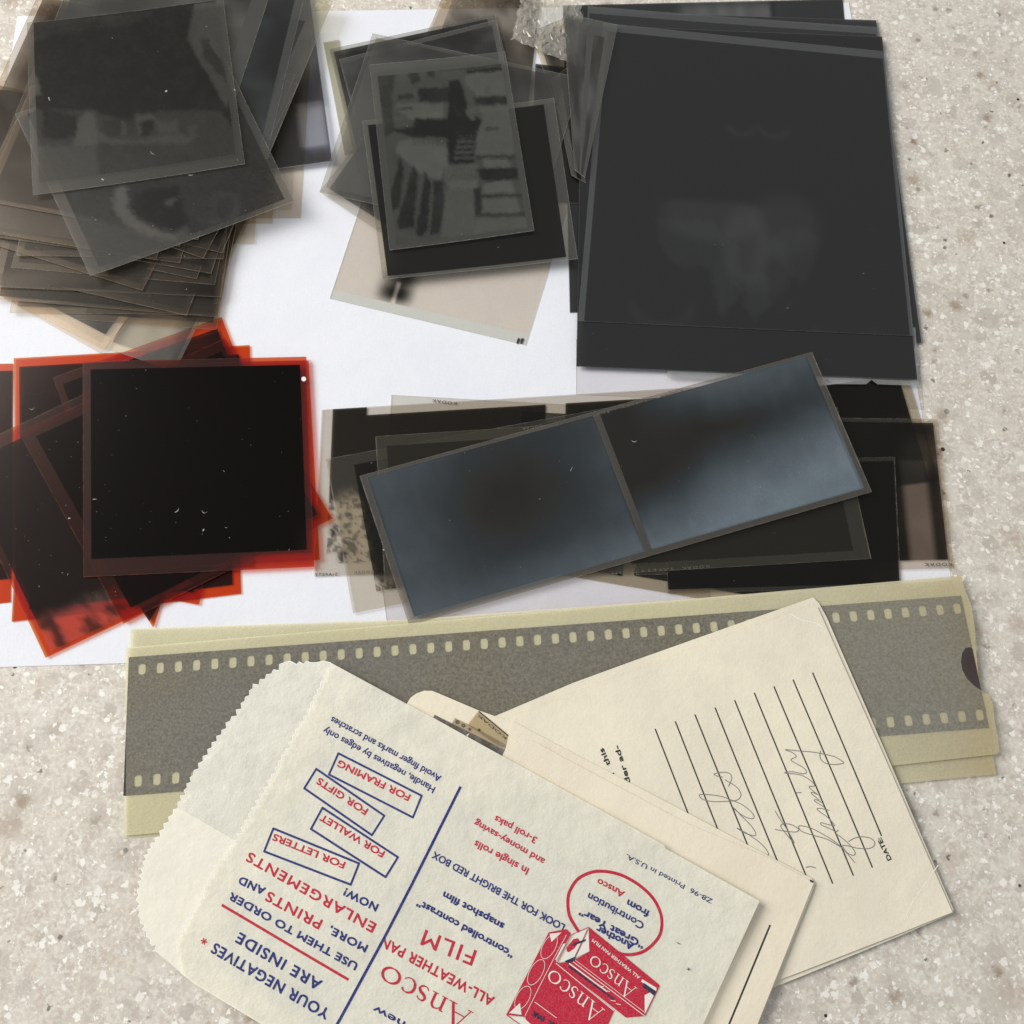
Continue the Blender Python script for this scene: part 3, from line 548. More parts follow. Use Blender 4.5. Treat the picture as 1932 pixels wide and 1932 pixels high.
bfilm('topmost big dark sheet with faint ghost portrait of people', [(1138, 43), (1670, 97), (1724, 634), (1090, 606)], 1.78, mat=mat_film(**dict(bb, frames=((.018, .028, .990, 1),))), curl=(.08, 0), img=imgB, sheen=sheenB, res=1.0)
film('narrow grey film leaning across the upper left corner of the big sheets', [(1062, 24), (1166, 47), (1104, 335), (1084, 320)], 3.0,
     mat_film(tint=(.55, .54, .49), light=(.35, .34, .31), dark=(.12, .12, .11), frames=((.02, .03, .45, 1), (.58, .1, .80, 1)), gb=.09, gi=.06, hb=.07, hi=.05), img=cloud(44, .1, .8, 4), group=GC)
#====================================================================== HEAP 4 (red negatives)
rd = dict(tint=(0.78, 0.21, 0.055), light=(0.36, 0.05, 0.035), dark=(0.035, 0.03, 0.03), gb=0.02, gi=0.015, hb=0.008, hi=0.024, haze=(.40, .12, .08), rough=.2, soft=.004)
FRR = ((.035, .045, .955, .93),)
def rfilm(label, q, z, **k): film(label, q, [.18 + .38 * a for a in z] if hasattr(z, '__len__') else .18 + .38 * z, k.pop('mat', mat_film(**dict(rd, frames=k.pop('frames', FRR)))), rim=RIMR, group=GR, name='red_negative', cat='red negative', **k)
rfilm('red negative cut by the picture edge at the far left, bottom corner bright orange', [(-330, 690), (24, 686), (20, 1136), (-320, 1175)], 0.5, frames=((.0, .03, 1, .91),))
rfilm('red negative with dark corner sticking out at the lower right of the red pile', [(45, 745), (440, 700), (455, 1120), (22, 1173)], 0.8, frames=((.07, .04, .965, .96),))
rfilm('red negative with top left corner nearest the beige film above', [(26, 676), (471, 651), (480, 1070), (30, 1098)], 1.1, frames=((.02, .04, .955, .93),), img=lambda u, v: .75 + .2 * fbm(u * 3, v * 3, 1))
rfilm('red negative with a small corner tip at the bottom of the pile', [(120, 800), (440, 870), (375, 1141), (30, 1075)], 1.35)
rfilm('red negative with twin corner tips near the yellow sleeve', [(90, 880), (370, 830), (300, 1150), (289, 1184)], 1.5, frames=((.0, .0, .96, .965),))
rfilm('red negative tilted up, its corner highest of the red pile', [(100, 712), (418, 598), (560, 968), (235, 1090)], 1.8, img=cloud(71, .55, .95))
def imgR4(u, v):
    e = sm(.80, .90, v + .06 * (fbm(u * 5, v * 5, 4) - .5) - .02 * u) 
    return np.clip(.92 - .25 * box(u, v, .40, .60, .80, .74, .02) - e * (1.1 - .9 * sm(.35, .72, fbm(u * 22, v * 16, 9))), 0, 1)
rfilm('large red negative at the lower left with a mottled orange corner', [(-92, 862), (270, 690), (456, 1066), (86, 1241)], (2.0, 2.2, 2.2, 1.6), mat=mat_film(**dict(rd, light=(.75, .15, .05), frames=((0.03, .06, .96, .985),), hi=.045, haze=(.5, .30, .26))), img=imgR4, res=.8)
rfilm('red negative tilted under the top one, corner reaching the film strips', [(35, 816), (425, 638), (627, 978), (233, 1176)], 2.6, frames=((.055, .05, .955, .955),), img=.97)
rfilm('red negative squared beneath the top one, bright orange right edge', [(170, 690), (582, 680), (603, 1056), (186, 1080)], 2.9, frames=((.03, .03, .94, .95),), img=.98)
rfilm('topmost red negative with a black picture and lint', [(156, 682), (578, 673), (593, 1069), (157, 1089)], 3.4,
      mat=mat_film(**dict(rd, tint=(.74, .14, .05), light=(.05, .04, .04), dark=(.004, .004, .005), frames=((.033, .038, .972, .925),), gb=.03, hb=.03, gi=.016, hi=.012, haze=(.42, .14, .10))), img=lambda u, v: 1 - .8 * sm(.9, 1, u) * sm(.75, .95, v) * .8 - .3 * sm(.94, 1, v), res=1.0)
hp = Plane([(156, 682), (578, 673), (593, 1069), (157, 1089)], [1.48] * 4)
ho = sheet('hole_disc', hp.lift(.06), [(573 + 4.5 * math.cos(t), 715 + 4.5 * math.sin(t)) for t in np.linspace(0, 6.283, 15)[:-1]], white, 0.05)  # flat white disc added on top to stand for a punch hole
tag(ho, 'tiny round white disc standing in for a punch hole at the corner of the top red negative', 'stand-in punch hole')
#====================================================================== HEAP 5 (long strips)
md = dict(tint=(0.66, 0.61, 0.50), light=(0.34, 0.29, 0.22), dark=(0.05, 0.038, 0.024), gb=0.04, gi=0.026, hb=0.02, hi=0.012, soft=.002, gcol=(1.0, .93, .82))
def mfilm(label, q, z, **k):
    return film(label, q, z, k.pop('mat', mat_film(**dict(md, frames=k.pop('frames', ((.05, .07, .47, .93), (.52, .07, .95, .93)))))), group=GM, name='film_strip', cat='film strip', rim=k.pop('rim', RIM), **k)
mfilm('nearly clear lavender tinted strip under the blue strip, above the yellow sleeve', [(700, 960), (1330, 1010), (1345, 1190), (735, 1210)], 0.3, mat=mat_film(tint=(.91, .885, .885), frames=(), gb=.06, hb=.05))
mottle = lambda u, v: np.clip(.95 - .85 * (1 - sm(.13, .22, u)) * sm(.45, .6, v + .1 * (fbm(u * 30, v * 8, 2) - .5)) * (1.05 - .62 * sm(.50, .62, fbm(u * 150, v * 48, 6)) - .3 * sm(.50, .70, fbm(u * 60, v * 20, 7))), 0, 1)
m4 = mfilm('strip showing only its pale lettered top edge above the others', [(738, 745), (1560, 790), (1560, 1090), (725, 1050)], 0.38, frames=((.03, .05, .48, .93), (.52, .07, .95, .93)), mat=mat_film(**dict(md, tint=(.86, .84, .79), frames=((.30, .06, .48, .93), (.52, .07, .95, .93)))))
mfilm('brown strip with a thin pale lower edge running under the yellow sleeve', [tuple(p) for p in (lambda q: (q[3], q[2], q[1], q[0]))(rect((950, 1066), (1640, 1184), 46, (1300, 900), .45))], 0.45, world=True, frames=((.02, .04, .325, .945), (.355, .04, .96, .93)))
m3 = mfilm('strip with lettered lower left corner touching the red pile', [(607, 773), (1500, 719), (1510, 1052), (593, 1088)], 0.52,
      mat=mat_film(**dict(md, tint=(.78, .74, .68), light=(.80, .75, .67), frames=((.022, .0, .095, .88), (.04, .05, .47, .93), (.51, .05, .95, .93)))), img=mottle, res=0.5)
mfilm('black strip end with a slanting right edge below the big sheets', [tuple(p) for p in (lambda q: (q[3], q[0], q[1], q[2]))(rect((1712, 706), (1772, 905), 110, (1400, 800), .6))], 0.60, world=True, frames=((.0, .0, .975, 1),), img=lambda u, v: 1 - .35 * sm(.35, .5, v), rim=RIMD)
def imgM6(u, v): return np.clip(.9 - .5 * box(u, v, .865, .28, .945, .97, .006) + .1 - .3 * ell(u, v, .93, .25, .06, .12, .6) - .2 * fbm(u * 8, v * 3, 5), 0, 1)
m6 = mfilm('brown strip reaching farthest right onto the speckled counter', [(1180, 783), (1769, 791), (1800, 1072), (1200, 1085)], 0.68, rim=RIMD,
      mat=mat_film(**dict(md, tint=(.80, .73, .66), light=(.62, .52, .44), frames=((.0, .025, .635, .95), (.66, .025, .985, .945)))), img=imgM6, res=1.0)
mfilm('dark strip ending short of the one on the counter, just above the sleeve', [(1250, 872), (1688, 862), (1700, 1108), (1260, 1120)], 0.76, frames=((.0, .03, .995, .97),), rim=RIMD, img=.93)
m5 = mfilm('strip with mottled lower left corner lying on white paper', [(615, 866), (1465, 711), (1526, 987), (666, 1157)], 0.84,
      mat=mat_film(**dict(md, tint=(.80, .76, .68), light=(.78, .72, .62), frames=((.055, .07, .47, .90), (.51, .07, .95, .93)))),
      img=lambda u, v: np.clip(.93 - .85 * (1 - sm(.16, .24, u)) * sm(.78, .86, v) * (1.05 - .7 * sm(.50, .62, fbm(u * 130, v * 36, 16)) - .3 * sm(.5, .7, fbm(u * 50, v * 14, 17))), 0, 1), res=0.5)
m2 = mfilm('olive brown strip directly under the blue one with faint lettering', [(708, 823), (1580, 768), (1644, 1054), (726, 1108)], 0.92,
      mat=mat_film(**dict(md, tint=(.58, .55, .46), frames=((.022, .07, .47, .945), (.505, .07, .968, .945)), gb=.045, hb=.05, hi=.05, haze=(.36, .33, .24))), curl=(.0, .0))
def imgM1(u, v): return np.clip(.9 + .1 * fbm(u * 6, v * 3, 3), 0, 1)
def sheenM1(u, v):  # bluish sheen with a dark centre, painted into the diffuse colour of each frame
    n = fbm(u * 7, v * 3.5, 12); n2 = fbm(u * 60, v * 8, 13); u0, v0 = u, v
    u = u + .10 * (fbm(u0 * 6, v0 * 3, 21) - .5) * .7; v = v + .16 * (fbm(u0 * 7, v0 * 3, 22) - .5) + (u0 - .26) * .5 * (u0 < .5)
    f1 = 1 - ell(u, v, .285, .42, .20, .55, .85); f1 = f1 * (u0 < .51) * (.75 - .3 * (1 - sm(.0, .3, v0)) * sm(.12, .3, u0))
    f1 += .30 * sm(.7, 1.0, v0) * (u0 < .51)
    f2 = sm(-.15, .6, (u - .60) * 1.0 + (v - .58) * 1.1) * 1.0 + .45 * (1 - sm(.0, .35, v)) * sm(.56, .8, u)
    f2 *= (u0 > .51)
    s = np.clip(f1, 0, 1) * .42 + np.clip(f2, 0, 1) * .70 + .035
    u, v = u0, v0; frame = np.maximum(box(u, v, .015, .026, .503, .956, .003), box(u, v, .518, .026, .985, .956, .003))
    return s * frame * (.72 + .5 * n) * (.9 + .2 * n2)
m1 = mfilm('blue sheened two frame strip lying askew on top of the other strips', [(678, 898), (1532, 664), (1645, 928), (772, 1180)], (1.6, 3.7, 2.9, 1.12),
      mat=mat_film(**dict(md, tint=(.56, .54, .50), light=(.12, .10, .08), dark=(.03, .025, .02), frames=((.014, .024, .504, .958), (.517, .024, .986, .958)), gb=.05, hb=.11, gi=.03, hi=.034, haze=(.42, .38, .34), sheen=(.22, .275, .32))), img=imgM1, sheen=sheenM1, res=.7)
INKK = mat_ink('black_film_lettering', (0.035, 0.032, 0.028, 1)); INKD = mat_ink('dim_film_lettering', (0.09, 0.08, 0.065, 1))
def fl(parent, q, z, items, mat=INKK):
    pl = Plane(q, z if hasattr(z, '__len__') else [z] * 4); ink = Ink()
    for it in items: text(ink, pl, *it[:4], mirror=it[4], bold=.01, spacing=1.35)
    ink.build('edge_lettering', pl, mat, parent, eps=0.05)
fl(m3, [(607, 773), (1500, 719), (1510, 1052), (593, 1088)], .52, [('S•AFETY', (636, 1086), (594, 1087.5), 5.5, True)])
fl(m5, [(615, 866), (1465, 711), (1526, 987), (666, 1157)], .84, [('KODAK', (705, 1081), (668, 1083), 5, True)], INKD)
fl(m4, [(738, 745), (1560, 790), (1560, 1090), (725, 1050)], .38, [('KODAK', (862, 759), (816, 753), -5.5, False)], INKD)
fl(m6, [(1180, 783), (1769, 791), (1800, 1072), (1200, 1085)], .68, [('KODAK', (1796, 1062), (1744, 1062), 6, False)])
fl(m2, [(708, 823), (1580, 768), (1644, 1054), (726, 1108)], .92, [('KODAK', (1338, 1066), (1286, 1070), 5, False), ('SAFETY', (1270, 1071), (1208, 1075), 5, False), ('FILM', (1185, 1077), (1155, 1080), 5, False)], INKD)
fl(m2, [(708, 823), (1580, 768), (1644, 1054), (726, 1108)], .92, [('KODAK', (1022, 801), (985, 807), -5, False)], INKD)
fl(m1, [(678, 898), (1532, 664), (1645, 928), (772, 1180)], (1.6, 3.7, 2.9, 1.12), [('KODAK', (1287, 735), (1245, 747), 5.0, False)])
fl(m1, [(678, 898), (1532, 664), (1645, 928), (772, 1180)], (1.6, 3.7, 2.9, 1.12), [('SAFETY', (1220, 752), (1172, 766), 5.0, False), ('FILM', (1148, 774), (1120, 781), 5.0, False)], INKD)
#====================================================================== YELLOW GLASSINE SLEEVES
glas = mat_paper('yellow_glassine', (0.72, 0.68, 0.52, 1), (0.66, 0.64, 0.54, 1), 0.015, 1.0, 0.6, 0.02, 1.0, trans=0.78, tcol=(0.97, 0.955, 0.87), veil=(60, 105, .90), stain=(122, 140, .5, (0.50, 0.40, 0.18, 1)))
glasb = mat_paper('yellow_glassine_back', (0.88, 0.845, 0.64, 1), (0.83, 0.79, 0.59, 1), 0.05, 1.0, 0.6, 0.02, 1.0, trans=0.35, stain=(95, 140, .75, (0.55, 0.43, 0.20, 1)))
def sleeve(label, pl, back, front):
    e = empty('negative_sleeve', (0, 0, 0), label, 'negative sleeve', 'yellow glassine sleeves')
    sheet('back_sheet', pl, back, glasb, 0.06, e, 8); sheet('front_sheet', pl.lift(.3), front, glas, 0.06, e, 8); return e
s2 = Plane([(246, 1186), (1800, 1085), (1880, 1464), (234, 1580)], [.75, 1.75, .5, .3])
sleeve('lower yellow sleeve, its edges showing above and below the upper one', s2, [(246, 1186), (770, 1169), (1795, 1094), (1850, 1280), (1880, 1461), (1690, 1479), (232, 1582)],
       [(248, 1187), (770, 1170), (1793, 1096), (1848, 1280), (1878, 1459), (1690, 1477), (236, 1579)])
s1 = Plane([(237, 1222), (1815, 1088), (1884, 1418), (235, 1577)], [1.05, 2.3, 1.0, .7])
rightE = [(1813, 1086), (1819, 1109), (1833, 1143), (1839, 1185), (1844, 1225)]
notch = [(1842, 1229), (1831, 1221), (1821, 1223), (1815, 1233), (1813, 1249), (1816, 1265), (1825, 1281), (1837, 1293), (1849, 1301)]
rightF = [(1863, 1309), (1873, 1327), (1876, 1357), (1883, 1393), (1885, 1417), (1880, 1423)]
sleeve('upper yellow glassine sleeve with thumb notch holding a perforated film strip', s1.lift(.15), [(237, 1222)] + rightE[:4] + [(1840, 1215), (1850, 1310)] + rightF + [(1681, 1445), (235, 1577)],
       [(239, 1223), (770, 1176), (1300, 1130)] + rightE + notch + rightF + [(1681, 1444), (900, 1516), (237, 1576)])
# the perforated strip inside the sleeve: quads between cut lines, holes left open
fp = s1.lift(.30); A, B, C_ = fp.at((243, 1240)), fp.at((1809, 1124)), fp.at((243, 1494))
ex = (B - A); Lf = np.linalg.norm(ex); ex /= Lf; ey = np.array([ex[1], -ex[0]])
xs = [0.0]; holes = []; x = 2.5
while x < Lf - 2:
    xs += [x, x + 2.0]; holes.append(x); x += 4.75
xs.append(Lf + .6); ys = [0, 2.0, 4.8, 14, 24, 30.2, 33.0, 35.0]
vt = []; fc = []; nx = len(xs)
for yy in ys:
    for xx in xs:
        p = A + ex * xx + ey * yy; vt.append((p[0] / 1000, p[1] / 1000, fp.z(p[0], p[1]) / 1000))
for j in range(len(ys) - 1):
    for i in range(nx - 1):
        if j in (1, 5) and i % 2 == 1: continue
        a = j * nx + i; fc.append((a, a + nx, a + nx + 1, a + 1))
def fpt(xx, yy): p = A + ex * xx + ey * yy; vt.append((p[0] / 1000, p[1] / 1000, fp.z(p[0], p[1]) / 1000)); return len(vt) - 1
for hx in holes:
    for hy in (2.0, 30.2):
        for cx, sx in ((hx, 1), (hx + 2.0, -1)):
            for cy, sy in ((hy, 1), (hy + 2.8, -1)):
                q = [(0, 0), (.6, 0), (.18, .18), (0, .6)]; fc.append(tuple(fpt(cx + a * sx, cy + b * sy) for a, b in q))
me = bpy.data.meshes.new('perforated_film'); me.from_pydata(vt, [], fc)
N = NT('black_perforated_film'); p = N.n('ShaderNodeBsdfPrincipled', i_Roughness=0.25); vv_ = N.coords(1000)
N.put(p.inputs['Base Color'], N.mix(N.ramp(N.noise(vv_, 0.03, 2), .4, .6), (0.045, 0.032, 0.025, 1), (0.06, 0.048, 0.052, 1)))
tag(link('perforated_film', me, N.done(p)), 'dark perforated film strip inside the upper yellow sleeve', 'film strip')
#====================================================================== ENVELOPES
cream = mat_paper('cream_envelope_paper', (0.875, 0.80, 0.635, 1), (0.81, 0.745, 0.595, 1), 0.03, 1.0, 0.8, 0.035, 0.6, crease=.25, relief=.8)
cream2 = mat_paper('pinkish_cream_paper', (0.83, 0.74, 0.585, 1), (0.87, 0.785, 0.62, 1), 0.03, 1.0, 0.8, 0.035, 0.5, crease=.2, relief=.8)
INKB = mat_ink('black_print', (0.018, 0.018, 0.018, 1)); BLUE = mat_ink('blue_print', (0.010, 0.020, 0.165, 1)); RED = mat_ink('red_print', (0.50, 0.008, 0.038, 1)); PENC = mat_ink('pencil', (0.22, 0.21, 0.20, 1))
def crop(ox, oy, s): return lambda x, y: (ox + x * s, oy + y * s)
# -- large envelope with ruled lines
e3 = empty('paper_envelope', (0, 0, 0), 'cream envelope with black ruled lines and faint pencil handwriting', 'envelope')
p3 = Plane([(1537, 1133), (1797, 1721), (1100, 1930), (860, 1385)], [3.0, .9, 1.1, 2.2], bow=.16, seed=1, lam=60)
sheet('back_panel', p3, [(1500, 1139), (1534, 1127), (1545, 1138), (1560, 1165), (1799, 1716), (1797, 1723), (1700, 1765), (1100, 2010), (860, 1378), (939, 1349), (1082, 1288), (1214, 1240), (1380, 1181)], cream, .12, e3)
sheet('front_panel', p3.lift(.45), [(1489, 1157), (1530, 1141), (1542, 1144), (1590, 1252), (1700, 1500), (1797, 1721), (1690, 1764), (1100, 1992), (880, 1386), (951, 1357), (1063, 1315), (1214, 1258), (1400, 1188)], cream, .12, e3)
g = crop(1303.3, 1380, .19974); p3f = p3.lift(.45)
ink = Ink()
for a, b in (((1236, 1375), (1310, 1565)), ((1274, 1361), (1372, 1610)), ((1311, 1348), (1424, 1628)), ((1349, 1335), (1481, 1660)), ((1386, 1321), (1527, 1668)), ((1423, 1307), (1571, 1667)), ((1460, 1295), (1610, 1652)), ((1496, 1282), (1646, 1637)), ((1533, 1269), (1663, 1577))):
    ink.stroke([p3f.at(a), p3f.at(b)], 0.34)
text(ink, p3f, 'DATE:', (1682, 1621), (1662, 1580), 8.5, bold=.03)
text(ink, p3f, 'this', (1152, 1442), (1138, 1411), 9.5, bold=.03); text(ink, p3f, 'order ad-', (1197, 1500), (1167, 1406), 9.5, bold=.03); text(ink, p3f, 'fill', (1165, 1476), (1158, 1458), 9.5, bold=.03)
ink.build('printed_lines', p3f, INKB, e3)
hw = [[(690, 1165), (735, 1163), (705, 1105), (640, 1040), (540, 970), (435, 910), (500, 955), (600, 985), (608, 950), (560, 880), (480, 800), (405, 722), (410, 735), (500, 800), (575, 825), (597, 800), (560, 750), (490, 695), (400, 655), (280, 612), (140, 595), (80, 600), (110, 640), (200, 662), (330, 660), (430, 650), (472, 610), (460, 560), (420, 515), (370, 485), (320, 455)],
      [(355, 520), (385, 450), (370, 400), (300, 385), (220, 402), (250, 422), (300, 430)],
      [(795, 750), (850, 840), (905, 920), (975, 1050), (930, 1005), (870, 930), (848, 892), (880, 872), (950, 880), (1010, 915), (1018, 935), (980, 950), (880, 940), (795, 925)],
      [(1550, 1240), (1500, 1180), (1440, 1110), (1430, 1080), (1480, 1080), (1560, 1100), (1660, 1108), (1720, 1090), (1737, 1050), (1700, 1010), (1620, 995), (1540, 1010), (1490, 1040)],
      [(1435, 1090), (1470, 1140), (1530, 1170), (1552, 1145), (1500, 1070), (1420, 1000), (1370, 965)],
      [(1450, 1120), (1370, 1050), (1290, 995), (1150, 920), (1040, 890), (1018, 910), (1060, 950), (1170, 985), (1290, 1020), (1420, 1095)],
      [(1392, 930), (1370, 945), (1300, 912), (1235, 885), (1230, 862), (1280, 875), (1352, 890), (1345, 870), (1290, 810), (1200, 745), (1210, 725), (1310, 745)],
      [(1260, 715), (1170, 658), (1185, 645), (1250, 680)], [(1215, 650), (1140, 588), (1150, 576), (1200, 600)], [(1190, 590), (1115, 525), (1165, 515), (1150, 480), (1080, 430), (1010, 405), (930, 398), (885, 390), (960, 380), (1060, 400), (1092, 385), (1060, 340), (945, 272), (995, 238), (960, 200), (890, 172), (1000, 182), (1150, 195), (1260, 215), (1360, 240), (1440, 290), (1420, 305), (1340, 312), (1260, 295), (1220, 245), (1225, 180)],
      [(990, 578), (1045, 578)], [(1085, 1283), (1130, 1276), (1180, 1290)]]
ink = Ink()
for st in hw: ink.stroke([p3f.at(g(*p)) for p in spline(st, 5)], 0.20)
ink.build('pencil_writing', p3f, PENC, e3, eps=.05)
for st, wd_ in (([(1490, 1157), (1512, 1170), (1535, 1174), (1551, 1183)], .22), ([(1770, 1632), (1745, 1668), (1722, 1702), (1706, 1736)], .16), ([(1120, 1420), (1260, 1370), (1420, 1330)], .10)):
    ink = Ink(); ink.stroke([p3f.at(p) for p in spline(st, 6)], wd_)
    ink.build('crease_line', p3f, mat_ink('worn_crease', (0.93, 0.90, 0.80, 1)), e3, eps=.03)
# -- second envelope with rounded flap
e2 = empty('paper_envelope', (0, 0, 0), 'plain cream envelope with rounded flap between the printed and the ruled envelope', 'envelope')
p2 = Plane([(969, 1361), (1536, 1666), (1380, 2030), (820, 1700)], [2.9, 2.4, 2.3, 2.6], bow=.06, seed=2, lam=80)
f = crop(753.9, 1277.8, .16)
sheet('flap', p2.lift(-.12), [f(*p) for p in ((88, 305), (130, 240), (200, 190), (290, 158), (380, 160), (460, 190), (700, 292), (930, 390), (1345, 535), (1500, 700), (1400, 1300), (700, 1100), (60, 560))], cream2, .12, e2)
sheet('back_panel', p2.lift(.12), [(968, 1361)] + [(1250, 1509), (1500, 1641), (1531, 1657), (1537, 1666), (1533, 1680), (1431, 1931), (1380, 2050), (930, 1800), (946, 1430), (954, 1412), (961, 1382)], cream2, .12, e2)
sheet('front_panel', p2.lift(.38), [f(*p) for p in ((1215, 930), (1240, 880), (1290, 820), (1370, 760), (1470, 740), (1560, 748), (1640, 780), (1932, 945))] + [(1300, 1555), (1450, 1618), (1530, 1662), (1535, 1667), (1430, 1930), (1378, 2050), (935, 1800), (940, 1480)], cream2, .12, e2)
p2f = p2.lift(.38); ink = Ink(); ink.stroke([p2f.at((1453, 1745)), p2f.at((1362, 1965))], .42); ink.stroke([p2f.at((1528, 1661)), p2f.at((1534, 1664))], .5)
ink.build('printed_lines', p2f, INKB, e2)
# film scraps tucked in its flap
sp_ = dict(gb=.06, hb=.05, frames=())
for i, (lab, pts, m) in enumerate((('narrow dark film scrap tucked in the envelope flap', [(412, 440), (1250, 862), (1212, 935), (398, 474)], mat_film(tint=(.28, .25, .22), **sp_)),
        ('brown film scrap with three round dots in the envelope flap', [(652, 478), (900, 598), (1262, 800), (1245, 872), (612, 545)], mat_film(tint=(.74, .66, .52), **sp_)),
        ('beige film scrap with black lettered edge in the envelope flap', [(930, 395), (1290, 690), (1258, 836), (1150, 800), (800, 560)], mat_film(tint=(.78, .70, .52), **sp_)))):
    pl = p2.lift(-.05 + i * .05); o = sheet('film_scrap', pl, [f(*p) for p in pts], m, .03)
    tag(o, lab, 'film scrap')
    ink = Ink()
    if i == 1:
        for cx, cy, r in ((680, 528, 22), (750, 568, 21), (826, 612, 13)): ink.stroke([pl.at(f(cx + r * .7 * math.cos(t), cy + r * .7 * math.sin(t))) for t in np.linspace(0, 6.283, 13)[:-1]], .33, closed=True)
        ink.build('edge_lettering', pl, INKD, o, eps=.012)
    if i == 2:
        ink.stroke([pl.at(f(934, 402)), pl.at(f(1284, 692))], .28)
        text(ink, pl, 'KODAK', f(1262, 712), f(925, 428), 4.5, mirror=False)
        ink.poly([pl.at(f(938 + 15 * math.cos(t), 620 + 15 * math.sin(t))) for t in np.linspace(0, 6.283, 13)[:-1]])
        ink.build('edge_lettering', pl, INKB, o, eps=.012)
# -- printed glassine envelope
e1 = empty('printed_envelope', (0, 0, 0), 'translucent film envelope with blue and red advertising print and zigzag edge', 'envelope')
p1 = Plane([(622, 1250), (1434, 1701), (1150, 2220), (300, 1800)], [3.35, 3.75, 3.2, 1.6], bow=.20, seed=3, lam=50)
bk = mat_paper('glassine_back', (0.85, 0.82, 0.71, 1), (0.80, 0.78, 0.68, 1), 0.07, 1.0, 0.55, 0.05, 0.5, trans=0.10, crease=.9, relief=1.3)
fr = mat_paper('glassine_front', (0.965, 0.92, 0.77, 1), (0.915, 0.885, 0.76, 1), 0.03, 1.0, 0.5, 0.05, 0.3, trans=0.26, tcol=(.97, .95, .88), crease=.9, relief=1.3)
def zig(pts, tooth, amp, seed):
    r = random.Random(seed); out = []
    for a, b in zip(pts[:-1], pts[1:]):
        a = np.array(a, float); b = np.array(b, float); L = np.linalg.norm(b - a); n = max(1, round(L / tooth)); d = (b - a) / L; nn = np.array([-d[1], d[0]])
        for k in range(n):
            out.append(tuple(a + d * L * k / n + nn * amp * r.uniform(-.15, .15))); out.append(tuple(a + d * L * (k + .5) / n + nn * amp * r.uniform(.55, 1.3)))
    out.append(pts[-1]); return out
bz = zig([(528, 1254), (478, 1291), (455, 1327), (418, 1377), (392, 1414), (358, 1467), (335, 1514), (292, 1581), (272, 1614), (260, 1664), (257, 1714), (268, 1754), (292, 1794)], 14.5, -6.5, 1)
top = [(622, 1250)] + [(622 - 7 * k + random.uniform(-2, 2), 1251 + random.uniform(-4, 3)) for k in range(1, 13)]
sheet('back_panel', p1, top + bz + [(368, 1857), (545, 1963), (800, 2105), (1150, 2220), (1434, 1702)], bk, .09, e1)
fz = zig([(622, 1249), (592, 1314), (545, 1401), (512, 1461), (482, 1511), (448, 1574), (405, 1634), (372, 1697), (332, 1774)], 14.5, -6.5, 2)
sheet('front_panel', p1.lift(.7), fz + [(340, 1836), (368, 1857), (545, 1963), (800, 2103), (1150, 2216), (1327, 1932), (1433, 1700), (1256, 1601), (1252, 1594), (900, 1400)], fr, .09, e1)
torn = mat_ink('white_torn_fibres', (0.93, 0.92, 0.88, 1))
ink = Ink(); ink.stroke([p1.lift(.7).at(p) for p in fz], .24); ink.build('zigzag_edge', p1.lift(.7), torn, e1, eps=.03)
ink = Ink(); ink.stroke([p1.at(p) for p in top + bz], .22); ink.build('zigzag_edge', p1, torn, e1, eps=.03)
# seam of the back panel and the paper slip inside
sheet('seam_flap', p1.lift(.10), [(336, 1523), (438, 1582), (560, 1650), (420, 1880), (368, 1857), (292, 1794)] + [p for p in bz[::-1] if p[1] > 1526][1:], mat_paper('warm_seam_paper', (0.88, 0.825, 0.70, 1), (0.84, 0.80, 0.69, 1), 0.05, 1.0, 0.7, 0.03, 0.5, crease=.5, relief=1.2), .08, e1)
slip = mat_paper('grey_inner_slip', (0.40, 0.46, 0.49, 1), (0.48, 0.53, 0.55, 1), 0.05, 1, .8)
io = sheet('inner_slip', p1.lift(.45), [(622, 1392), (880, 1528), (1030, 1590), (1230, 1775), (1060, 2090), (560, 1920), (405, 1822)], slip, .05)
tag(io, 'grey paper slip inside the printed translucent envelope', 'paper slip')
pf = p1.lift(.7); c3 = crop(191.7, 1214, 1 / 3); c8 = crop(639, 1288, 1 / 3); cc_ = crop(945.6, 1622.8, .16); c4 = crop(383.3, 1725, .16)
blue = Ink(); red = Ink(); T_ = text
T_(blue, pf, 'Avoid finger marks and scratches', c3(1925, 752), c3(1308, 414), 12.3, bold=.02, arc=0)
T_(blue, pf, 'Handle, negatives by edges only', c3(1890, 815), c3(1266, 474), 12.3, bold=.02)
for q in (((638.4, 1421.3), (795.7, 1501.3), (779, 1542.3), (620.7, 1461.3)), ((596.7, 1450.7), (725, 1539), (701.7, 1575.7), (574, 1487.3)), ((608.4, 1524), (750.7, 1617.3), (727.4, 1654.7), (586.7, 1564)), ((515.7, 1563), (677.4, 1629), (661.7, 1669), (498.4, 1606.3))):
    for i in range(4):
        a = np.array(q[i]); b = np.array(q[(i + 1) % 4]); d = (b - a) / np.linalg.norm(b - a) * 1.1
        blue.stroke([pf.at(a - d), pf.at(b + d)], .50)
T_(red, pf, 'FOR FRAMING', (775, 1500), (641, 1434), 12.5, bold=.026); T_(red, pf, 'FOR GIFTS', (695, 1527), (603, 1467), 12.5, bold=.026)
T_(red, pf, 'FOR WALLET', (726.5, 1607), (609, 1536), 12.5, bold=.026); T_(red, pf, 'FOR LETTERS', (652, 1627), (518, 1573), 12.5, bold=.026)
T_(blue, pf, 'NOW!', c3(1568, 1478), c3(1385, 1385), 14, bold=.030, spacing=1.1)
T_(red, pf, 'ENLARGEMENTS', c3(1556, 1588), c3(840, 1180), 18.5, bold=.020, spacing=1.15)
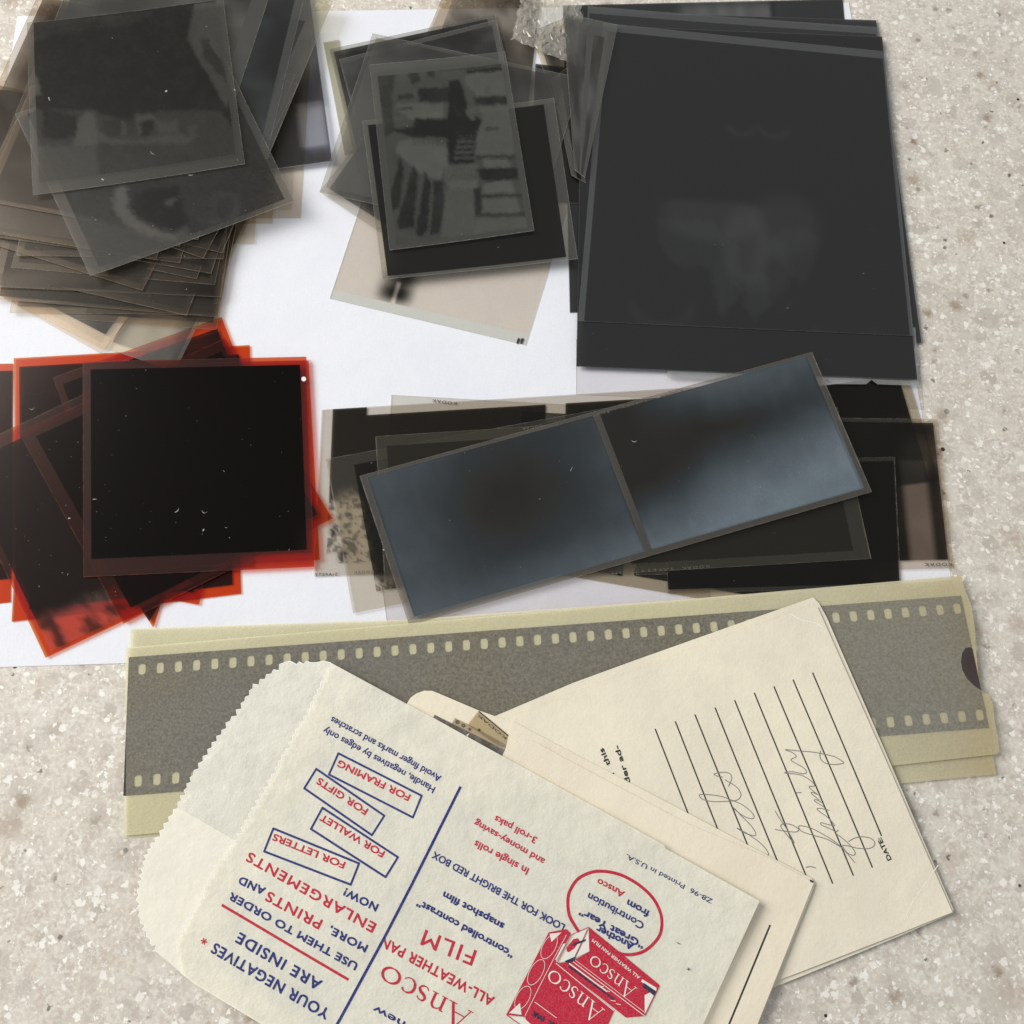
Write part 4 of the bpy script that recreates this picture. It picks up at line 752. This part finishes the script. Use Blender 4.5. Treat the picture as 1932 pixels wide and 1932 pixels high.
T_(blue, pf, 'MORE,', c3(1508, 1710), c3(1300, 1600), 14, bold=.030, spacing=1.1); T_(red, pf, 'PRINTS', c3(1252, 1568), c3(948, 1402), 18.5, bold=.020, spacing=1.1); T_(blue, pf, 'AND', c3(930, 1385), c3(790, 1318), 14, bold=.030, spacing=1.1)
T_(blue, pf, 'USE THEM TO ORDER', c3(1452, 1812), c3(735, 1408), 14, bold=.030, spacing=1.05)
T_(blue, pf, 'ARE INSIDE', c4(1408, 790), c4(435, 212), 20, bold=.021, spacing=1.12); T_(blue, pf, 'YOUR NEGATIVES', c4(1500, 1130), c4(145, 335), 20, bold=.021, spacing=1.1)
for k in range(3):
    a = k * math.pi / 3 + .3; red.stroke([pf.at((385 + 6.2 * math.cos(a), 1776 + 6.2 * math.sin(a))), pf.at((385 - 6.2 * math.cos(a), 1776 - 6.2 * math.sin(a)))], .3)
red.stroke([pf.at(c3(1397, 1903)), pf.at(c3(680, 1480))], .60)
blue.stroke([pf.at(c8(690, 588)), pf.at(c8(420, 1130)), pf.at(c8(260, 1440)), pf.at(c8(10, 1900)), pf.at((560, 2062))], .66)
T_(red, pf, '3-roll paks', c8(1125, 878), c8(892, 752), 12.5, bold=.021); T_(red, pf, 'and money-saving', c8(1168, 1000), c8(778, 776), 12.5, bold=.021); T_(red, pf, 'In single rolls', c8(1078, 1052), c8(778, 892), 13.5, bold=.021)
T_(blue, pf, 'LOOK FOR THE BRIGHT RED BOX', c8(1282, 1370), c8(542, 955), 13.5, bold=.020)
T_(blue, pf, '“controlled contrast”', c8(992, 1525), c8(455, 1228), 13, bold=.034); T_(blue, pf, 'snapshot film', c8(938, 1365), c8(600, 1182), 13, bold=.034)
T_(red, pf, 'FILM', c8(782, 1518), c8(492, 1398), 30, bold=.008, spacing=1.15); T_(red, pf, 'ALL-WEATHER PAN', c8(884, 1782), c8(256, 1438), 19, bold=.021, spacing=1.08)
serif_word(red, pf, c8(765, 1868), c8(262, 1592), 46, 1.0)
T_(blue, pf, 'Total new', c8(640, 2065), c8(206, 1826), 14, bold=.020)
T_(blue, pf, 'Z8-96  Printed in U.S.A.', (1345, 1697), (1183, 1611), 9.0, bold=.01)
T_(blue, pf, 'Another', cc_(1568, 990), cc_(1140, 772), 13, bold=.034); T_(blue, pf, '“Great Year”', cc_(1690, 975), cc_(945, 570), 13, bold=.034)
T_(blue, pf, 'Contribution', cc_(1690, 745), cc_(1040, 385), 13.5, bold=.02); T_(blue, pf, 'from', cc_(1752, 605), cc_(1502, 465), 13, bold=.034); T_(red, pf, 'Ansco', cc_(1460, 375), cc_(1150, 215), 12.5, bold=.021)
bal = [(915, 845), (860, 760), (800, 640), (785, 480), (810, 360), (900, 225), (1040, 150), (1180, 130), (1350, 155), (1500, 215), (1660, 320), (1790, 450), (1870, 600), (1895, 740), (1870, 880), (1790, 990), (1680, 1075), (1550, 1112), (1430, 1110), (1390, 1090)]
red.stroke([pf.at(cc_(*p)) for p in spline(bal, 5)], .72)
# printed picture of two film cartons
def P_(ink, *pts): ink.poly([pf.at(cc_(*p)) for p in pts])
car = Ink()
P_(car, (560, 850), (770, 812), (822, 865), (640, 1190), (280, 1835), (62, 1820)); car.lay = .006                          # side of the large carton
P_(car, (640, 1190), (1330, 1775), (1160, 2160), (560, 2300), (330, 1990), (280, 1835)); car.lay = .012                      # its face
P_(car, (645, 1215), (845, 1195), (1690, 1838), (1470, 1855)); car.lay = .018                                              # small carton, lower face
P_(car, (1030, 785), (1865, 1470), (1690, 1838), (845, 1195), (880, 1165), (1040, 1080))                                     # small carton, upper face
car.build('carton_print', pf, RED, e1, eps=.11)
wh = Ink()
for poly in ([(570, 868), (712, 850), (592, 965)], [(92, 1802), (222, 1682), (240, 1822)], [(690, 1200), (870, 868), (1012, 812), (870, 1140), (790, 1195)], [(1030, 830), (1038, 1075), (885, 1145)],
             [(1690, 1590), (1835, 1520), (1692, 1812)], [(1660, 1402), (1832, 1505), (1820, 1540), (1650, 1432)], [(728, 990), (762, 978), (650, 1180), (636, 1175)], [(120, 1850), (260, 1850), (420, 2000), (300, 2020)]): wh.poly([pf.at(cc_(*p)) for p in poly])
wh.lay = .004
for ln, wd_ in (([(770, 880), (640, 1120), (470, 1450), (280, 1835)], .13), ([(645, 1215), (1330, 1775)], .16), ([(845, 1195), (1690, 1835)], .16), ([(870, 1175), (1700, 1800)], .10), ([(800, 1215), (1250, 1550)], .30)):
    wh.stroke([pf.at(cc_(*p)) for p in ln], wd_)
for cx, cy, rx, ry in ((565, 1020, 75, 155), (412, 1320, 75, 165), (255, 1620, 75, 150)):
    aa = math.radians(28); wh.stroke([pf.at(cc_(cx + rx * math.cos(t) * math.cos(aa) - ry * math.sin(t) * math.sin(aa), cy + rx * math.cos(t) * math.sin(aa) + ry * math.sin(t) * math.cos(aa))) for t in np.linspace(0, 6.283, 25)[:-1]], .12, closed=True)
serif_word(wh, pf, cc_(1225, 1765), cc_(600, 1275), 36, .75); serif_word(wh, pf, cc_(1605, 1510), cc_(1085, 1110), 30, .75)
T_(wh, pf, 'ALL WEATHER PAN FILM', cc_(1640, 1375), cc_(1085, 925), 6.0, bold=.02)
for ln in ([(395, 1670), (655, 1860)],): wh.stroke([pf.at(cc_(*p)) for p in ln], .14)
for k, (x_, y_) in enumerate(((1150, 1480), (1220, 1535), (1290, 1650), (1350, 1690))): wh.stroke([pf.at(cc_(x_, y_)), pf.at(cc_(x_ + 60, y_ + 12))], .14)
red2 = Ink(); red2.poly([pf.at(cc_(*p)) for p in ((772, 1075), (770, 1030), (850, 930), (905, 918), (925, 950), (860, 1040), (795, 1085))])
red2.stroke([pf.at(cc_(1018, 815)), pf.at(cc_(870, 1130))], .15); red2.stroke([pf.at(cc_(1025, 790)), pf.at(cc_(825, 880)), pf.at(cc_(660, 1210))], .15)
red2.stroke([pf.at(cc_(1860, 1480)), pf.at(cc_(1690, 1830))], .22); red2.stroke([pf.at(cc_(62, 1822)), pf.at(cc_(260, 1960)), pf.at(cc_(420, 2060))], .2); red2.stroke([pf.at(cc_(62, 1815)), pf.at(cc_(280, 1838))], .2)
bl2 = Ink()
for poly in ([(745, 1190), (880, 1130), (860, 1185), (790, 1215)], [(835, 985), (1000, 928), (990, 955), (850, 1005)], [(1680, 1445), (1825, 1545), (1805, 1600), (1665, 1490)]): bl2.poly([pf.at(cc_(*p)) for p in poly])
bl2.lay = .006
for k in range(10):
    t = k / 9; x_, y_ = 805 + t * 480, 1262 + t * 352; bl2.stroke([pf.at(cc_(x_ - 8, y_ - 14)), pf.at(cc_(x_ + 38, y_ + 22))], .42)
T_(bl2, pf, 'PAK', cc_(510, 1850), cc_(378, 1775), 9, bold=.04); T_(bl2, pf, 'PACK', cc_(800, 2010), cc_(560, 1880), 9, bold=.04)
for a, b in (((1277, 1778), (1283, 1781)), ((1295, 1828), (1302, 1828)), ((1298, 1825), (1299, 1831))): bl2.stroke([pf.at(a), pf.at(b)], .16)
red.build('red_print', pf, RED, e1); blue.build('blue_print', pf, BLUE, e1)
wh.build('carton_lettering', pf, mat_ink('paper_white_print', (0.80, 0.76, 0.68, 1)), e1, eps=.16); red2.build('carton_outline', pf, RED, e1, eps=.20); bl2.build('carton_marks', pf, mat_ink('dark_blue_print', (0.015, 0.02, 0.06, 1)), e1, eps=.22)
#====================================================================== DUST AND LINT on the films
bpy.context.view_layer.update(); dg = bpy.context.evaluated_depsgraph_get(); cp = Vector((0, 0, H / 1000)); r = random.Random(11)
bm = bmesh.new()
def hit(px):
    q = W(px, 0); d = Vector((q[0] / 1000, q[1] / 1000, 0)) - cp
    ok, loc, no, idx, ob, _ = scn.ray_cast(dg, cp, d.normalized()); return (loc, ob) if ok else (None, None)
def lint(px, length, ang, wid, bend=0.0):
    loc, ob = hit(px)
    if loc is None: return
    d = Vector((math.cos(ang), math.sin(ang), 0)); n = Vector((-d.y, d.x, 0)); up = Vector((0, 0, 0.00006)); pts = []
    for k in range(6):
        t = k / 5 - .5; pts.append(loc + up * (1 + .6 * (1 - 4 * t * t)) + d * (t * length / 1000) + n * (bend * (t * t) * 4 / 1000))
    for k in range(5):
        a, b = pts[k], pts[k + 1]; h = n * (wid / 2000) * (1 - abs(k - 2) / 4); h2 = n * (wid / 2000) * (1 - abs(k - 1) / 4)
        try: bm.faces.new([bm.verts.new(a + h), bm.verts.new(b + h2), bm.verts.new(b - h2), bm.verts.new(a - h)])
        except ValueError: pass
for px, L, a, wd_, bd in (((335, 964), 1.6, .9, .22, .3), ((385, 968), 1.5, -.2, .16, .6), ((384, 1000), .7, 1.2, .4, 0), ((314, 172), .8, 1.2, .7, .1), ((93, 187), 1.6, -1.1, .3, 0), ((194, 339), 1.0, -.5, .5, 0), ((287, 290), 1.9, -.6, .15, .3),
                          ((1197, 834), 1.6, .1, .2, .5), ((443, 170), .9, -.9, .3, 0), ((131, 978), .7, .1, .4, 0), ((179, 942), 1.2, .1, .2, 0), ((724, 1037), .5, 1.4, .5, 0), ((360, 331), 1.6, .1, .25, .2), ((1078, 885), 1.6, 1.1, .12, 0), ((61, 773), 1.5, .4, .15, .7)):
    lint(px, L, a, wd_, bd)
regs = (((55, 50, 450, 350), 16), ((120, 370, 540, 480), 12), ((0, 400, 400, 600), 36), ((720, 150, 1080, 520), 12), ((1110, 120, 1700, 690), 16), ((160, 690, 570, 1070), 44), ((10, 830, 220, 1180), 36), ((700, 800, 1600, 1100), 34))
for (x0, y0, x1, y1), n in regs:
    for _ in range(n):
        s = r.random(); lint((r.uniform(x0, x1), r.uniform(y0, y1)), .10 + .6 * s ** 4, r.uniform(0, 3.14), r.uniform(.05, .14), r.uniform(-.2, .2))
me = bpy.data.meshes.new('dust'); bm.to_mesh(me); bm.free()
N = NT('pale_lint'); p = N.n('ShaderNodeBsdfPrincipled', i_Roughness=0.6); p.inputs['Base Color'].default_value = (0.62, 0.60, 0.56, 1)
tr = N.n('ShaderNodeBsdfTransparent'); mx = N.n('ShaderNodeMixShader', i_0=0.35, i_1=p.outputs[0], i_2=tr.outputs[0])
tag(link('dust', me, N.done(mx)), 'pale dust specks and lint fibres scattered over the films', 'dust', kind='stuff')
